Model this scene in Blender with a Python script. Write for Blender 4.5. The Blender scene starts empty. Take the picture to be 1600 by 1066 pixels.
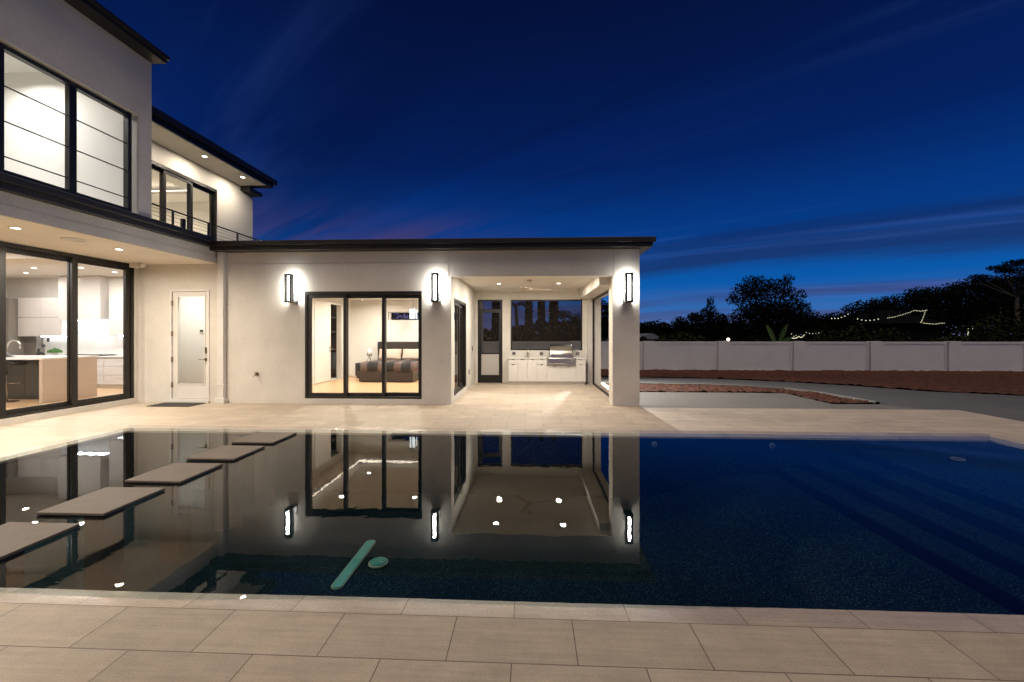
import bpy, bmesh, math, random
from mathutils import Vector, Matrix, noise
random.seed(7)
R = math.radians
S = bpy.context.scene
C = S.collection

# ------------------------------------------------------------------ materials
def nd(nt, t, **kw):
    n = nt.nodes.new(t)
    for k, v in kw.items():
        setattr(n, k, v)
    return n

def c4(c):
    return (c[0], c[1], c[2], 1.0)

MATS = {}
def mat(name, col, rough=.6, metal=0.0, var=0.0, vscale=4.0, stretch=(1, 1, 1), bump=0.0, bscale=120.0,
        bdist=.002, spec=.5, fine=0.0, coat=0.0, rvar=0.0):
    m = bpy.data.materials.new(name); m.use_nodes = True
    nt = m.node_tree; b = nt.nodes['Principled BSDF']
    b.inputs['Roughness'].default_value = rough
    b.inputs['Metallic'].default_value = metal
    b.inputs['Specular IOR Level'].default_value = spec
    b.inputs['Base Color'].default_value = c4(col)
    if coat:
        b.inputs['Coat Weight'].default_value = coat
    tc = nd(nt, 'ShaderNodeTexCoord')
    mp = nd(nt, 'ShaderNodeMapping'); mp.inputs['Scale'].default_value = stretch
    nt.links.new(tc.outputs['Object'], mp.inputs['Vector'])
    if var:
        n = nd(nt, 'ShaderNodeTexNoise'); n.inputs['Scale'].default_value = vscale
        n.inputs['Detail'].default_value = 6; n.inputs['Roughness'].default_value = .6
        nt.links.new(mp.outputs['Vector'], n.inputs['Vector'])
        mr = nd(nt, 'ShaderNodeMapRange')
        mr.inputs['From Min'].default_value = .3; mr.inputs['From Max'].default_value = .7
        mr.inputs['To Min'].default_value = 1 - var; mr.inputs['To Max'].default_value = 1 + var
        nt.links.new(n.outputs['Fac'], mr.inputs['Value'])
        val = mr.outputs['Result']
        if fine:
            n2 = nd(nt, 'ShaderNodeTexNoise'); n2.inputs['Scale'].default_value = vscale * 23
            n2.inputs['Detail'].default_value = 3
            nt.links.new(mp.outputs['Vector'], n2.inputs['Vector'])
            mr2 = nd(nt, 'ShaderNodeMapRange')
            mr2.inputs['From Min'].default_value = .3; mr2.inputs['From Max'].default_value = .7
            mr2.inputs['To Min'].default_value = 1 - fine; mr2.inputs['To Max'].default_value = 1 + fine
            nt.links.new(n2.outputs['Fac'], mr2.inputs['Value'])
            mu = nd(nt, 'ShaderNodeMath', operation='MULTIPLY')
            nt.links.new(val, mu.inputs[0]); nt.links.new(mr2.outputs['Result'], mu.inputs[1])
            val = mu.outputs[0]
        vm = nd(nt, 'ShaderNodeVectorMath', operation='SCALE')
        vm.inputs[0].default_value = col
        nt.links.new(val, vm.inputs['Scale'])
        nt.links.new(vm.outputs['Vector'], b.inputs['Base Color'])
        if rvar:
            mr3 = nd(nt, 'ShaderNodeMapRange')
            mr3.inputs['From Min'].default_value = .3; mr3.inputs['From Max'].default_value = .7
            mr3.inputs['To Min'].default_value = rough - rvar; mr3.inputs['To Max'].default_value = rough + rvar
            nt.links.new(n.outputs['Fac'], mr3.inputs['Value'])
            nt.links.new(mr3.outputs['Result'], b.inputs['Roughness'])
    if bump:
        n3 = nd(nt, 'ShaderNodeTexNoise'); n3.inputs['Scale'].default_value = bscale
        n3.inputs['Detail'].default_value = 4
        nt.links.new(mp.outputs['Vector'], n3.inputs['Vector'])
        bp = nd(nt, 'ShaderNodeBump'); bp.inputs['Strength'].default_value = bump
        bp.inputs['Distance'].default_value = bdist
        nt.links.new(n3.outputs['Fac'], bp.inputs['Height'])
        nt.links.new(bp.outputs['Normal'], b.inputs['Normal'])
    MATS[name] = m
    return m

def emis(name, col, strength):
    m = bpy.data.materials.new(name); m.use_nodes = True
    nt = m.node_tree; nt.nodes.clear()
    e = nd(nt, 'ShaderNodeEmission'); e.inputs[0].default_value = c4(col); e.inputs[1].default_value = strength
    o = nd(nt, 'ShaderNodeOutputMaterial'); nt.links.new(e.outputs[0], o.inputs[0])
    return m

def glass(name, tint=(.93, .95, .94), ior=1.5, rough=0.0):
    m = bpy.data.materials.new(name); m.use_nodes = True
    nt = m.node_tree; nt.nodes.clear()
    t = nd(nt, 'ShaderNodeBsdfTransparent'); t.inputs[0].default_value = c4(tint)
    g = nd(nt, 'ShaderNodeBsdfGlossy'); g.inputs['Roughness'].default_value = rough
    f = nd(nt, 'ShaderNodeFresnel'); ge = nd(nt, 'ShaderNodeNewGeometry')
    mr = nd(nt, 'ShaderNodeMapRange'); mr.inputs['To Min'].default_value = ior; mr.inputs['To Max'].default_value = 1 / ior
    nt.links.new(ge.outputs['Backfacing'], mr.inputs['Value']); nt.links.new(mr.outputs[0], f.inputs['IOR'])
    mx = nd(nt, 'ShaderNodeMixShader')
    nt.links.new(f.outputs[0], mx.inputs[0]); nt.links.new(t.outputs[0], mx.inputs[1]); nt.links.new(g.outputs[0], mx.inputs[2])
    o = nd(nt, 'ShaderNodeOutputMaterial'); nt.links.new(mx.outputs[0], o.inputs[0])
    return m

def screen_mat(name, clear, col):
    m = bpy.data.materials.new(name); m.use_nodes = True
    nt = m.node_tree; nt.nodes.clear()
    t = nd(nt, 'ShaderNodeBsdfTransparent')
    d = nd(nt, 'ShaderNodeBsdfDiffuse'); d.inputs[0].default_value = c4(col)
    mx = nd(nt, 'ShaderNodeMixShader'); mx.inputs[0].default_value = 1 - clear
    nt.links.new(t.outputs[0], mx.inputs[1]); nt.links.new(d.outputs[0], mx.inputs[2])
    o = nd(nt, 'ShaderNodeOutputMaterial'); nt.links.new(mx.outputs[0], o.inputs[0])
    return m

def paver(name, col, shift, width=.654, row=.328, offs=.5, rough=.55, joint=(.13, .10, .075), rot=0.0, streak=.14, mort=.003, coat=0.0, tone=.09, wet=None):
    m = bpy.data.materials.new(name); m.use_nodes = True
    nt = m.node_tree; b = nt.nodes['Principled BSDF']
    tc = nd(nt, 'ShaderNodeTexCoord')
    mp = nd(nt, 'ShaderNodeMapping', vector_type='POINT')
    mp.inputs['Location'].default_value = (shift[0], shift[1], 0); mp.inputs['Rotation'].default_value = (0, 0, rot)
    nt.links.new(tc.outputs['Object'], mp.inputs['Vector'])
    br = nd(nt, 'ShaderNodeTexBrick'); br.offset = offs; br.offset_frequency = 2; br.squash = 1
    br.inputs['Scale'].default_value = 1; br.inputs['Brick Width'].default_value = width
    br.inputs['Row Height'].default_value = row; br.inputs['Mortar Size'].default_value = mort
    br.inputs['Mortar Smooth'].default_value = .25; br.inputs['Bias'].default_value = 0
    br.inputs['Color1'].default_value = (1 - tone, 1 - tone, 1 - tone, 1); br.inputs['Color2'].default_value = (1 + tone, 1 + tone, 1 + tone, 1)
    br.inputs['Mortar'].default_value = (1, 1, 1, 1)
    nt.links.new(mp.outputs['Vector'], br.inputs['Vector'])
    ms = nd(nt, 'ShaderNodeMapping'); ms.inputs['Scale'].default_value = (1.3, 26, 1)
    nt.links.new(mp.outputs['Vector'], ms.inputs['Vector'])
    n1 = nd(nt, 'ShaderNodeTexNoise'); n1.inputs['Scale'].default_value = 1.0; n1.inputs['Detail'].default_value = 8
    n1.inputs['Roughness'].default_value = .7
    nt.links.new(ms.outputs['Vector'], n1.inputs['Vector'])
    n2 = nd(nt, 'ShaderNodeTexNoise'); n2.inputs['Scale'].default_value = 4.0; n2.inputs['Detail'].default_value = 9; n2.inputs['Roughness'].default_value = .72
    nt.links.new(mp.outputs['Vector'], n2.inputs['Vector'])
    a1 = nd(nt, 'ShaderNodeMapRange'); a1.inputs['From Min'].default_value = .3; a1.inputs['From Max'].default_value = .7
    a1.inputs['To Min'].default_value = 1 - streak; a1.inputs['To Max'].default_value = 1 + streak
    nt.links.new(n1.outputs['Fac'], a1.inputs['Value'])
    a2 = nd(nt, 'ShaderNodeMapRange'); a2.inputs['From Min'].default_value = .3; a2.inputs['From Max'].default_value = .7
    a2.inputs['To Min'].default_value = .85; a2.inputs['To Max'].default_value = 1.13
    nt.links.new(n2.outputs['Fac'], a2.inputs['Value'])
    mu = nd(nt, 'ShaderNodeMath', operation='MULTIPLY'); nt.links.new(a1.outputs[0], mu.inputs[0]); nt.links.new(a2.outputs[0], mu.inputs[1])
    # fine dark pores
    n4 = nd(nt, 'ShaderNodeTexNoise'); n4.inputs['Scale'].default_value = 150; n4.inputs['Detail'].default_value = 2
    nt.links.new(mp.outputs['Vector'], n4.inputs['Vector'])
    a4 = nd(nt, 'ShaderNodeMapRange'); a4.inputs['From Min'].default_value = .3; a4.inputs['From Max'].default_value = .6
    a4.inputs['To Min'].default_value = .8; a4.inputs['To Max'].default_value = 1.04
    nt.links.new(n4.outputs['Fac'], a4.inputs['Value'])
    mu4 = nd(nt, 'ShaderNodeMath', operation='MULTIPLY'); nt.links.new(mu.outputs[0], mu4.inputs[0]); nt.links.new(a4.outputs[0], mu4.inputs[1])
    vs = nd(nt, 'ShaderNodeVectorMath', operation='SCALE'); vs.inputs[0].default_value = col
    nt.links.new(mu4.outputs[0], vs.inputs['Scale'])
    vm = nd(nt, 'ShaderNodeVectorMath', operation='MULTIPLY')
    nt.links.new(vs.outputs['Vector'], vm.inputs[0]); nt.links.new(br.outputs['Color'], vm.inputs[1])
    mix = nd(nt, 'ShaderNodeMix', data_type='RGBA')
    nt.links.new(br.outputs['Fac'], mix.inputs[0]); nt.links.new(vm.outputs['Vector'], mix.inputs[6]); mix.inputs[7].default_value = c4(joint)
    nt.links.new(mix.outputs[2], b.inputs['Base Color'])
    b.inputs['Roughness'].default_value = rough
    rr = nd(nt, 'ShaderNodeMapRange'); rr.inputs['To Min'].default_value = rough - .12; rr.inputs['To Max'].default_value = rough + .12
    nt.links.new(n2.outputs['Fac'], rr.inputs['Value']); nt.links.new(rr.outputs[0], b.inputs['Roughness'])
    if coat:
        b.inputs['Coat Weight'].default_value = coat; b.inputs['Coat Roughness'].default_value = .12
    n3 = nd(nt, 'ShaderNodeTexNoise'); n3.inputs['Scale'].default_value = 60; n3.inputs['Detail'].default_value = 6
    nt.links.new(mp.outputs['Vector'], n3.inputs['Vector'])
    sb = nd(nt, 'ShaderNodeMath', operation='MULTIPLY_ADD'); sb.inputs[1].default_value = -1.6
    nt.links.new(br.outputs['Fac'], sb.inputs[0]); nt.links.new(n3.outputs['Fac'], sb.inputs[2])
    bp = nd(nt, 'ShaderNodeBump'); bp.inputs['Strength'].default_value = .5; bp.inputs['Distance'].default_value = .0025
    nt.links.new(sb.outputs[0], bp.inputs['Height']); nt.links.new(bp.outputs['Normal'], b.inputs['Normal'])
    if wet:      # splashed, still wet stone close to the water's edge
        s2 = nd(nt, 'ShaderNodeSeparateXYZ'); nt.links.new(tc.outputs['Object'], s2.inputs[0])
        n5 = nd(nt, 'ShaderNodeTexNoise'); n5.inputs['Scale'].default_value = 2.2; n5.inputs['Detail'].default_value = 5; nt.links.new(tc.outputs['Object'], n5.inputs['Vector'])
        ya = nd(nt, 'ShaderNodeMath', operation='MULTIPLY_ADD'); ya.inputs[1].default_value = .16; nt.links.new(n5.outputs['Fac'], ya.inputs[0]); nt.links.new(s2.outputs['Y'], ya.inputs[2])
        wf = nd(nt, 'ShaderNodeMapRange', interpolation_type='SMOOTHSTEP'); wf.inputs['From Min'].default_value = wet[0] + .08; wf.inputs['From Max'].default_value = wet[1] + .08
        nt.links.new(ya.outputs[0], wf.inputs['Value'])
        b.inputs['Coat Roughness'].default_value = .06; b.inputs['Coat IOR'].default_value = 1.4
        cw = nd(nt, 'ShaderNodeMath', operation='MULTIPLY'); cw.inputs[1].default_value = .9; nt.links.new(wf.outputs[0], cw.inputs[0]); nt.links.new(cw.outputs[0], b.inputs['Coat Weight'])
        n6 = nd(nt, 'ShaderNodeTexNoise'); n6.inputs['Scale'].default_value = 55; n6.inputs['Detail'].default_value = 3; nt.links.new(tc.outputs['Object'], n6.inputs['Vector'])
        b2 = nd(nt, 'ShaderNodeBump'); b2.inputs['Strength'].default_value = 1; b2.inputs['Distance'].default_value = .006; nt.links.new(n6.outputs['Fac'], b2.inputs['Height'])
        nt.links.new(b2.outputs['Normal'], b.inputs['Coat Normal'])
    return m

WALLC = (.68, .65, .59)
M = dict(
    stucco=mat('stucco', WALLC, .85, var=.085, vscale=1.1, fine=.05, bump=.5, bscale=110, bdist=.004),
    drywall=mat('drywall', (.78, .76, .72), .8, var=.015, vscale=2, bump=.08, bscale=300),
    ceiling=mat('ceiling_paint', (.80, .78, .74), .85, var=.02, vscale=2, bump=.15, bscale=120),
    soffit=mat('soffit_paint', (.86, .81, .72), .85, var=.06, vscale=1.1, fine=.03, bump=.2, bscale=120),
    bronze=mat('bronze_aluminium', (.010, .0085, .007), .4, metal=.0, var=.15, vscale=6, spec=.5),
    fascia=mat('fascia_metal', (.011, .009, .007), .45, var=.2, vscale=2.5, spec=.5),
    white=mat('white_paint', (.76, .73, .68), .35, var=.02, vscale=3),
    trim=mat('white_trim', (.74, .72, .68), .5, var=.03, vscale=5),
    gloss=mat('gloss_lacquer', (.60, .565, .54), .12, var=.01, vscale=2, spec=.5),
    taupe=mat('taupe_panel', (.50, .40, .32), .4, var=.04, vscale=2),
    greyunit=mat('grey_lacquer', (.17, .15, .13), .3, var=.05, vscale=2),
    darkunit=mat('charcoal_lacquer', (.032, .029, .026), .35, var=.08, vscale=2),
    quartz=mat('quartz_top', (.75, .73, .70), .15, var=.03, vscale=6),
    oak=mat('oak_floor', (.52, .34, .19), .35, var=.16, vscale=1.2, stretch=(.5, 7, 1), fine=.06),
    steel=mat('brushed_steel', (.55, .52, .48), .25, metal=1, var=.08, vscale=3, stretch=(1, 1, 30)),
    chrome=mat('chrome', (.75, .74, .72), .08, metal=1),
    black=mat('black_satin', (.012, .012, .012), .4),
    blackleather=mat('black_leather', (.016, .018, .018), .4, var=.2, vscale=12, bump=.2, bscale=200),
    sconcemetal=mat('sconce_metal', (.010, .009, .008), .45, metal=.0),
    bedwood=mat('dark_walnut', (.030, .0225, .021), .4, var=.18, vscale=2.0, stretch=(1, 1, 9)),
    pillow=mat('beige_cotton', (.52, .42, .35), .9, var=.05, vscale=9, bump=.2, bscale=40, bdist=.01),
    mattress=mat('mattress_cloth', (.60, .56, .5), .9),
    closetdark=mat('closet_dark', (.10, .075, .06), .7),
    cloth1=mat('dark_cloth', (.03, .03, .035), .9, var=.3, vscale=8),
    cloth2=mat('red_cloth', (.35, .03, .03), .9),
    pot=mat('white_ceramic', (.75, .74, .72), .25),
    leafgreen=mat('leaf_green', (.07, .20, .04), .6, var=.3, vscale=20),
    rubber=mat('black_rubber_mat', (.022, .021, .018), .8, var=.4, vscale=40, bump=.6, bscale=60, bdist=.01),
    brass=mat('satin_nickel', (.36, .29, .22), .3, metal=1),
    concrete=mat('driveway_concrete', (.10, .102, .10), .8, var=.12, vscale=.7, fine=.10, bump=.3, bscale=60),
    pad=mat('concrete_pad', (.15, .14, .128), .8, var=.10, vscale=.8, fine=.08, bump=.3, bscale=60),
    curb=mat('curb_concrete', (.22, .21, .195), .8, var=.1, vscale=3),
    mulch=mat('red_mulch', (.092, .028, .011), .95, var=.75, vscale=7, fine=.6, bump=.9, bscale=25, bdist=.05),
    dirt=mat('dark_lawn', (.035, .045, .02), .95, var=.4, vscale=.6, fine=.3),
    fence=mat('fence_concrete', (.70, .705, .685), .75, var=.05, vscale=1.2, fine=.03, bump=.2, bscale=60),
    bark=mat('bark', (.05, .04, .03), .95, var=.4, vscale=8, bump=.6, bscale=25, bdist=.02),
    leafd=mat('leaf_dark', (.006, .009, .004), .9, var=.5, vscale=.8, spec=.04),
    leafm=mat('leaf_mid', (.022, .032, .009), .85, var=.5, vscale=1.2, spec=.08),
    banana=mat('banana_leaf', (.06, .11, .018), .6, var=.25, vscale=4),
    roofdark=mat('dark_shingle', (.006, .006, .006), .95, spec=.03, var=.3, vscale=3),
    shed=mat('grey_fabric_roof', (.20, .21, .23), .7, var=.1, vscale=2),
    nwall=mat('neighbour_wall', (.010, .009, .008), .9, var=.2, vscale=1, spec=.05),
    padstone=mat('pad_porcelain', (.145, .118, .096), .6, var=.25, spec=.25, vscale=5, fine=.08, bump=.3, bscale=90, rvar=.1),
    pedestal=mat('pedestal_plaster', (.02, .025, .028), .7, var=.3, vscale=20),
    tealgrate=mat('teal_drain', (.008, .17, .155), .5, var=.12, vscale=8),
    tealrim=mat('teal_drain_rim', (.14, .20, .155), .5),
    fitting=mat('white_plastic', (.16, .19, .21), .5),
    glassout=glass('window_glass', (.95, .965, .955), 1.46),
    screen=screen_mat('insect_screen', .40, (.028, .023, .02)),
    frost=mat('frosted_panel', (.45, .43, .41), .6),
    deck=paver('deck_paver', (.51, .425, .333), (.421 + .327, -2.06)),
    coping=paver('coping_paver', (.48, .395, .31), (.096 + .654, -2.06), row=10, offs=0, rough=.42, joint=(.16, .12, .08), mort=.003, wet=(2.37, 2.45)),
    copingside=paver('coping_paver_side', (.48, .395, .31), (0.2, 5.0), row=20, offs=0, rough=.42, joint=(.16, .12, .08), rot=R(90), mort=.003, coat=.12),
    lens=emis('downlight_lens', (1, .88, .70), 14),
    lenscool=emis('downlight_lens_neutral', (1, .93, .84), 14),
    tube=emis('sconce_diffuser', (1, .97, .90), 14),
    led=emis('led_strip', (1, .86, .70), 5.5),
    ledcool=emis('led_undercabinet', (.90, .94, 1), 20),
    flood=emis('wall_light_lens', (1, .97, .93), 30),
    bulbs=emis('string_bulb', (1, .95, .62), 1.3),
    lampwarm=emis('garden_lamp_bulb', (1, .80, .52), 9),
    crystal=emis('crystal_glow', (.92, .98, .95), 3.2),
)

def duvet_mat():
    m = bpy.data.materials.new('striped_duvet'); m.use_nodes = True
    nt = m.node_tree; b = nt.nodes['Principled BSDF']; b.inputs['Roughness'].default_value = .85
    tc = nd(nt, 'ShaderNodeTexCoord'); sp = nd(nt, 'ShaderNodeSeparateXYZ'); nt.links.new(tc.outputs['Object'], sp.inputs[0])
    nz = nd(nt, 'ShaderNodeTexNoise'); nz.inputs['Scale'].default_value = 2.0
    nt.links.new(tc.outputs['Object'], nz.inputs['Vector'])
    ad = nd(nt, 'ShaderNodeMath', operation='MULTIPLY_ADD'); ad.inputs[1].default_value = .10
    nt.links.new(nz.outputs['Fac'], ad.inputs[0]); nt.links.new(sp.outputs['X'], ad.inputs[2])
    sc = nd(nt, 'ShaderNodeMath', operation='MULTIPLY'); sc.inputs[1].default_value = 1 / .56
    nt.links.new(ad.outputs[0], sc.inputs[0])
    fr = nd(nt, 'ShaderNodeMath', operation='FRACT'); nt.links.new(sc.outputs[0], fr.inputs[0])
    gt = nd(nt, 'ShaderNodeMath', operation='GREATER_THAN'); gt.inputs[1].default_value = .60
    nt.links.new(fr.outputs[0], gt.inputs[0])
    mx = nd(nt, 'ShaderNodeMix', data_type='RGBA'); mx.inputs[6].default_value = (.010, .010, .011, 1); mx.inputs[7].default_value = (.10, .068, .064, 1)
    nt.links.new(gt.outputs[0], mx.inputs[0]); nt.links.new(mx.outputs[2], b.inputs['Base Color'])
    return m
M['duvet'] = duvet_mat()

def pebble():
    m = bpy.data.materials.new('pool_pebble_finish'); m.use_nodes = True
    nt = m.node_tree; b = nt.nodes['Principled BSDF']; b.inputs['Roughness'].default_value = .8; b.inputs['Specular IOR Level'].default_value = .03
    tc = nd(nt, 'ShaderNodeTexCoord')
    v = nd(nt, 'ShaderNodeTexVoronoi'); v.inputs['Scale'].default_value = 125
    nt.links.new(tc.outputs['Object'], v.inputs['Vector'])
    sp = nd(nt, 'ShaderNodeSeparateColor'); nt.links.new(v.outputs['Color'], sp.inputs[0])
    cr = nd(nt, 'ShaderNodeValToRGB'); e = cr.color_ramp.elements
    e[0].position = 0; e[0].color = (.0004, .0024, .0050, 1); e[1].position = 1; e[1].color = (.028, .075, .085, 1)
    x = e.new(.55); x.color = (.0007, .0054, .0095, 1)
    x = e.new(.80); x.color = (.0018, .0125, .0185, 1)
    x = e.new(.93); x.color = (.006, .024, .030, 1)
    nt.links.new(sp.outputs[0], cr.inputs[0])
    n = nd(nt, 'ShaderNodeTexNoise'); n.inputs['Scale'].default_value = 1.1; n.inputs['Detail'].default_value = 4
    nt.links.new(tc.outputs['Object'], n.inputs['Vector'])
    mr = nd(nt, 'ShaderNodeMapRange'); mr.inputs['From Min'].default_value = .3; mr.inputs['From Max'].default_value = .7
    mr.inputs['To Min'].default_value = .75; mr.inputs['To Max'].default_value = 1.25
    nt.links.new(n.outputs['Fac'], mr.inputs['Value'])
    vs = nd(nt, 'ShaderNodeVectorMath', operation='SCALE')
    nt.links.new(cr.outputs[0], vs.inputs[0]); nt.links.new(mr.outputs[0], vs.inputs['Scale'])
    nt.links.new(vs.outputs['Vector'], b.inputs['Base Color'])
    return m
M['pebble'] = pebble()
M['riser'] = mat('step_riser_shade', (.0003, .0022, .0044), .9, var=.5, vscale=60, spec=.02)  # pool finish darkened for the step faces: their shade is put into the colour

def water_mat():
    m = bpy.data.materials.new('pool_water'); m.use_nodes = True
    nt = m.node_tree; nt.nodes.clear()
    tc = nd(nt, 'ShaderNodeTexCoord')
    n = nd(nt, 'ShaderNodeTexNoise'); n.inputs['Scale'].default_value = 5.0; n.inputs['Detail'].default_value = 3
    nt.links.new(tc.outputs['Object'], n.inputs['Vector'])
    bp = nd(nt, 'ShaderNodeBump'); bp.inputs['Strength'].default_value = 1.0; bp.inputs['Distance'].default_value = .00045
    nt.links.new(n.outputs['Fac'], bp.inputs['Height'])
    t = nd(nt, 'ShaderNodeBsdfTransparent'); t.inputs[0].default_value = (.90, .97, .98, 1)
    g = nd(nt, 'ShaderNodeBsdfGlossy'); g.inputs['Roughness'].default_value = 0
    nt.links.new(bp.outputs['Normal'], g.inputs['Normal'])
    f = nd(nt, 'ShaderNodeFresnel'); ge = nd(nt, 'ShaderNodeNewGeometry')
    mr = nd(nt, 'ShaderNodeMapRange'); mr.inputs['To Min'].default_value = 1.56; mr.inputs['To Max'].default_value = 1 / 1.56
    nt.links.new(ge.outputs['Backfacing'], mr.inputs['Value']); nt.links.new(mr.outputs[0], f.inputs['IOR'])
    nt.links.new(bp.outputs['Normal'], f.inputs['Normal'])
    mx = nd(nt, 'ShaderNodeMixShader')
    nt.links.new(f.outputs[0], mx.inputs[0]); nt.links.new(t.outputs[0], mx.inputs[1]); nt.links.new(g.outputs[0], mx.inputs[2])
    o = nd(nt, 'ShaderNodeOutputMaterial'); nt.links.new(mx.outputs[0], o.inputs[0])
    return m
M['water'] = water_mat()

# ------------------------------------------------------------------ object helpers
ORG = {}
def tag(o, label=None, cat=None, group=None, kind=None):
    if label: o['label'] = label
    if cat: o['category'] = cat
    if group: o['group'] = group
    if kind: o['kind'] = kind
    return o

def thing(name, label, cat, loc=(0, 0, 0), group=None):
    o = bpy.data.objects.new(name, None); C.objects.link(o)
    o.empty_display_size = .2; o.location = loc
    ORG[o] = Vector(loc)
    return tag(o, label, cat, group)

def dup(root, delta, label, group=None):
    r = root.copy(); C.objects.link(r); r.location = Vector(root.location) + Vector(delta)
    r['label'] = label
    if group: r['group'] = group
    for ch in list(root.children):
        c = ch.copy(); C.objects.link(c); c.parent = r
        for g in ch.children:
            d = g.copy(); C.objects.link(d); d.parent = c
    return r

class MB:
    """collects shapes, in world coordinates, into one mesh"""
    def __init__(s): s.v = []; s.f = []; s.sm = []
    def add(s, vs, fs, smooth=False):
        b = len(s.v); s.v += [tuple(p) for p in vs]
        for f in fs: s.f.append(tuple(b + i for i in f)); s.sm.append(smooth)
        return s
    def box(s, x0, x1, y0, y1, z0, z1, ch=0.0):
        x0, x1 = min(x0, x1), max(x0, x1); y0, y1 = min(y0, y1), max(y0, y1); z0, z1 = min(z0, z1), max(z0, z1)
        if not ch:
            vs = [(x, y, z) for x in (x0, x1) for y in (y0, y1) for z in (z0, z1)]
            return s.add(vs, [(0, 1, 3, 2), (4, 6, 7, 5), (0, 4, 5, 1), (2, 3, 7, 6), (0, 2, 6, 4), (1, 5, 7, 3)])
        bm = bmesh.new()
        bmesh.ops.create_cube(bm, size=1)
        for v in bm.verts:
            v.co = Vector(((x0 + x1) / 2 + v.co.x * (x1 - x0), (y0 + y1) / 2 + v.co.y * (y1 - y0), (z0 + z1) / 2 + v.co.z * (z1 - z0)))
        bmesh.ops.bevel(bm, geom=list(bm.edges), offset=ch, segments=2, affect='EDGES', profile=.5)
        return s.bm(bm)
    def bm(s, bm, smooth=False):
        bm.verts.index_update()
        s.add([v.co[:] for v in bm.verts], [[v.index for v in f.verts] for f in bm.faces], smooth)
        bm.free(); return s
    def quad(s, a, b, c, d): return s.add([a, b, c, d], [(0, 1, 2, 3)])
    def poly(s, pts): return s.add(pts, [tuple(range(len(pts)))])
    def prism(s, pts, z0, z1):
        n = len(pts)
        vs = [(x, y, z0) for x, y in pts] + [(x, y, z1) for x, y in pts]
        return s.add(vs, [tuple(range(n - 1, -1, -1)), tuple(range(n, 2 * n))] + [(i, (i + 1) % n, n + (i + 1) % n, n + i) for i in range(n)])
    def tube(s, pts, r, n=10, caps=True):
        pts = [Vector(p) for p in pts]
        rs = r if isinstance(r, (list, tuple)) else [r] * len(pts)
        vs = []; up = Vector((0, 0, 1))
        for i, p in enumerate(pts):
            d = (pts[min(i + 1, len(pts) - 1)] - pts[max(i - 1, 0)]).normalized()
            a = d.cross(up)
            if a.length < 1e-3: a = d.cross(Vector((1, 0, 0)))
            a.normalize(); b = d.cross(a)
            for k in range(n):
                t = 2 * math.pi * k / n
                vs.append(p + (a * math.cos(t) + b * math.sin(t)) * rs[i])
        fs = []
        for i in range(len(pts) - 1):
            for k in range(n):
                fs.append((i * n + k, i * n + (k + 1) % n, (i + 1) * n + (k + 1) % n, (i + 1) * n + k))
        s.add(vs, fs, True)
        if caps:
            b = len(s.v) - len(vs)
            s.f.append(tuple(b + k for k in range(n - 1, -1, -1))); s.sm.append(False)
            s.f.append(tuple(b + (len(pts) - 1) * n + k for k in range(n))); s.sm.append(False)
        return s
    def lathe(s, cx, cy, prof, n=24, smooth=True):
        vs = []
        for r, z in prof:
            for k in range(n):
                t = 2 * math.pi * k / n
                vs.append((cx + r * math.cos(t), cy + r * math.sin(t), z))
        fs = [(i * n + k, i * n + (k + 1) % n, (i + 1) * n + (k + 1) % n, (i + 1) * n + k) for i in range(len(prof) - 1) for k in range(n)]
        fs.append(tuple(range(n - 1, -1, -1))); fs.append(tuple((len(prof) - 1) * n + k for k in range(n)))
        return s.add(vs, fs, smooth)
    def ball(s, c, r, sub=2, sq=(1, 1, 1)):
        bm = bmesh.new(); bmesh.ops.create_icosphere(bm, subdivisions=sub, radius=1)
        for v in bm.verts: v.co = Vector((c[0] + v.co.x * r * sq[0], c[1] + v.co.y * r * sq[1], c[2] + v.co.z * r * sq[2]))
        return s.bm(bm, True)
    def leaf(s, p, size, flat=.0, asp=.6):
        a = Vector((random.gauss(0, 1), random.gauss(0, 1), random.gauss(0, 1 - flat))); a.normalize()
        b = Vector((random.gauss(0, 1), random.gauss(0, 1), random.gauss(0, 1 - flat)))
        b = (b - a * b.dot(a))
        if b.length < 1e-4: return s
        b.normalize(); a = a * size * .5; b = b * size * .5 * asp
        p = Vector(p); k = len(s.v)
        s.v += [tuple(p - a), tuple(p - a * .1 + b), tuple(p + a), tuple(p - a * .1 - b)]
        s.f.append((k, k + 1, k + 2, k + 3)); s.sm.append(False)
        return s
    def build(s, name, m, parent=None, label=None, bevel=0.0):
        me = bpy.data.meshes.new(name)
        o0 = Vector((0, 0, 0)); p = parent
        if parent is not None: o0 = ORG[parent]
        me.from_pydata([(v[0] - o0.x, v[1] - o0.y, v[2] - o0.z) for v in s.v], [], s.f)
        me.polygons.foreach_set('use_smooth', s.sm)
        me.validate(); me.update()
        bm = bmesh.new(); bm.from_mesh(me); 
        if len(bm.faces) < 20000: bmesh.ops.recalc_face_normals(bm, faces=list(bm.faces))
        bm.to_mesh(me); bm.free()
        o = bpy.data.objects.new(name, me); C.objects.link(o)
        me.materials.append(M[m] if isinstance(m, str) else m)
        ORG[o] = o0
        if parent is not None: o.parent = parent
        if label: o['label'] = label
        if bevel:
            md = o.modifiers.new('edge', 'BEVEL'); md.width = bevel; md.segments = 2; md.limit_method = 'ANGLE'; md.angle_limit = R(40)
        return o

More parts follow.
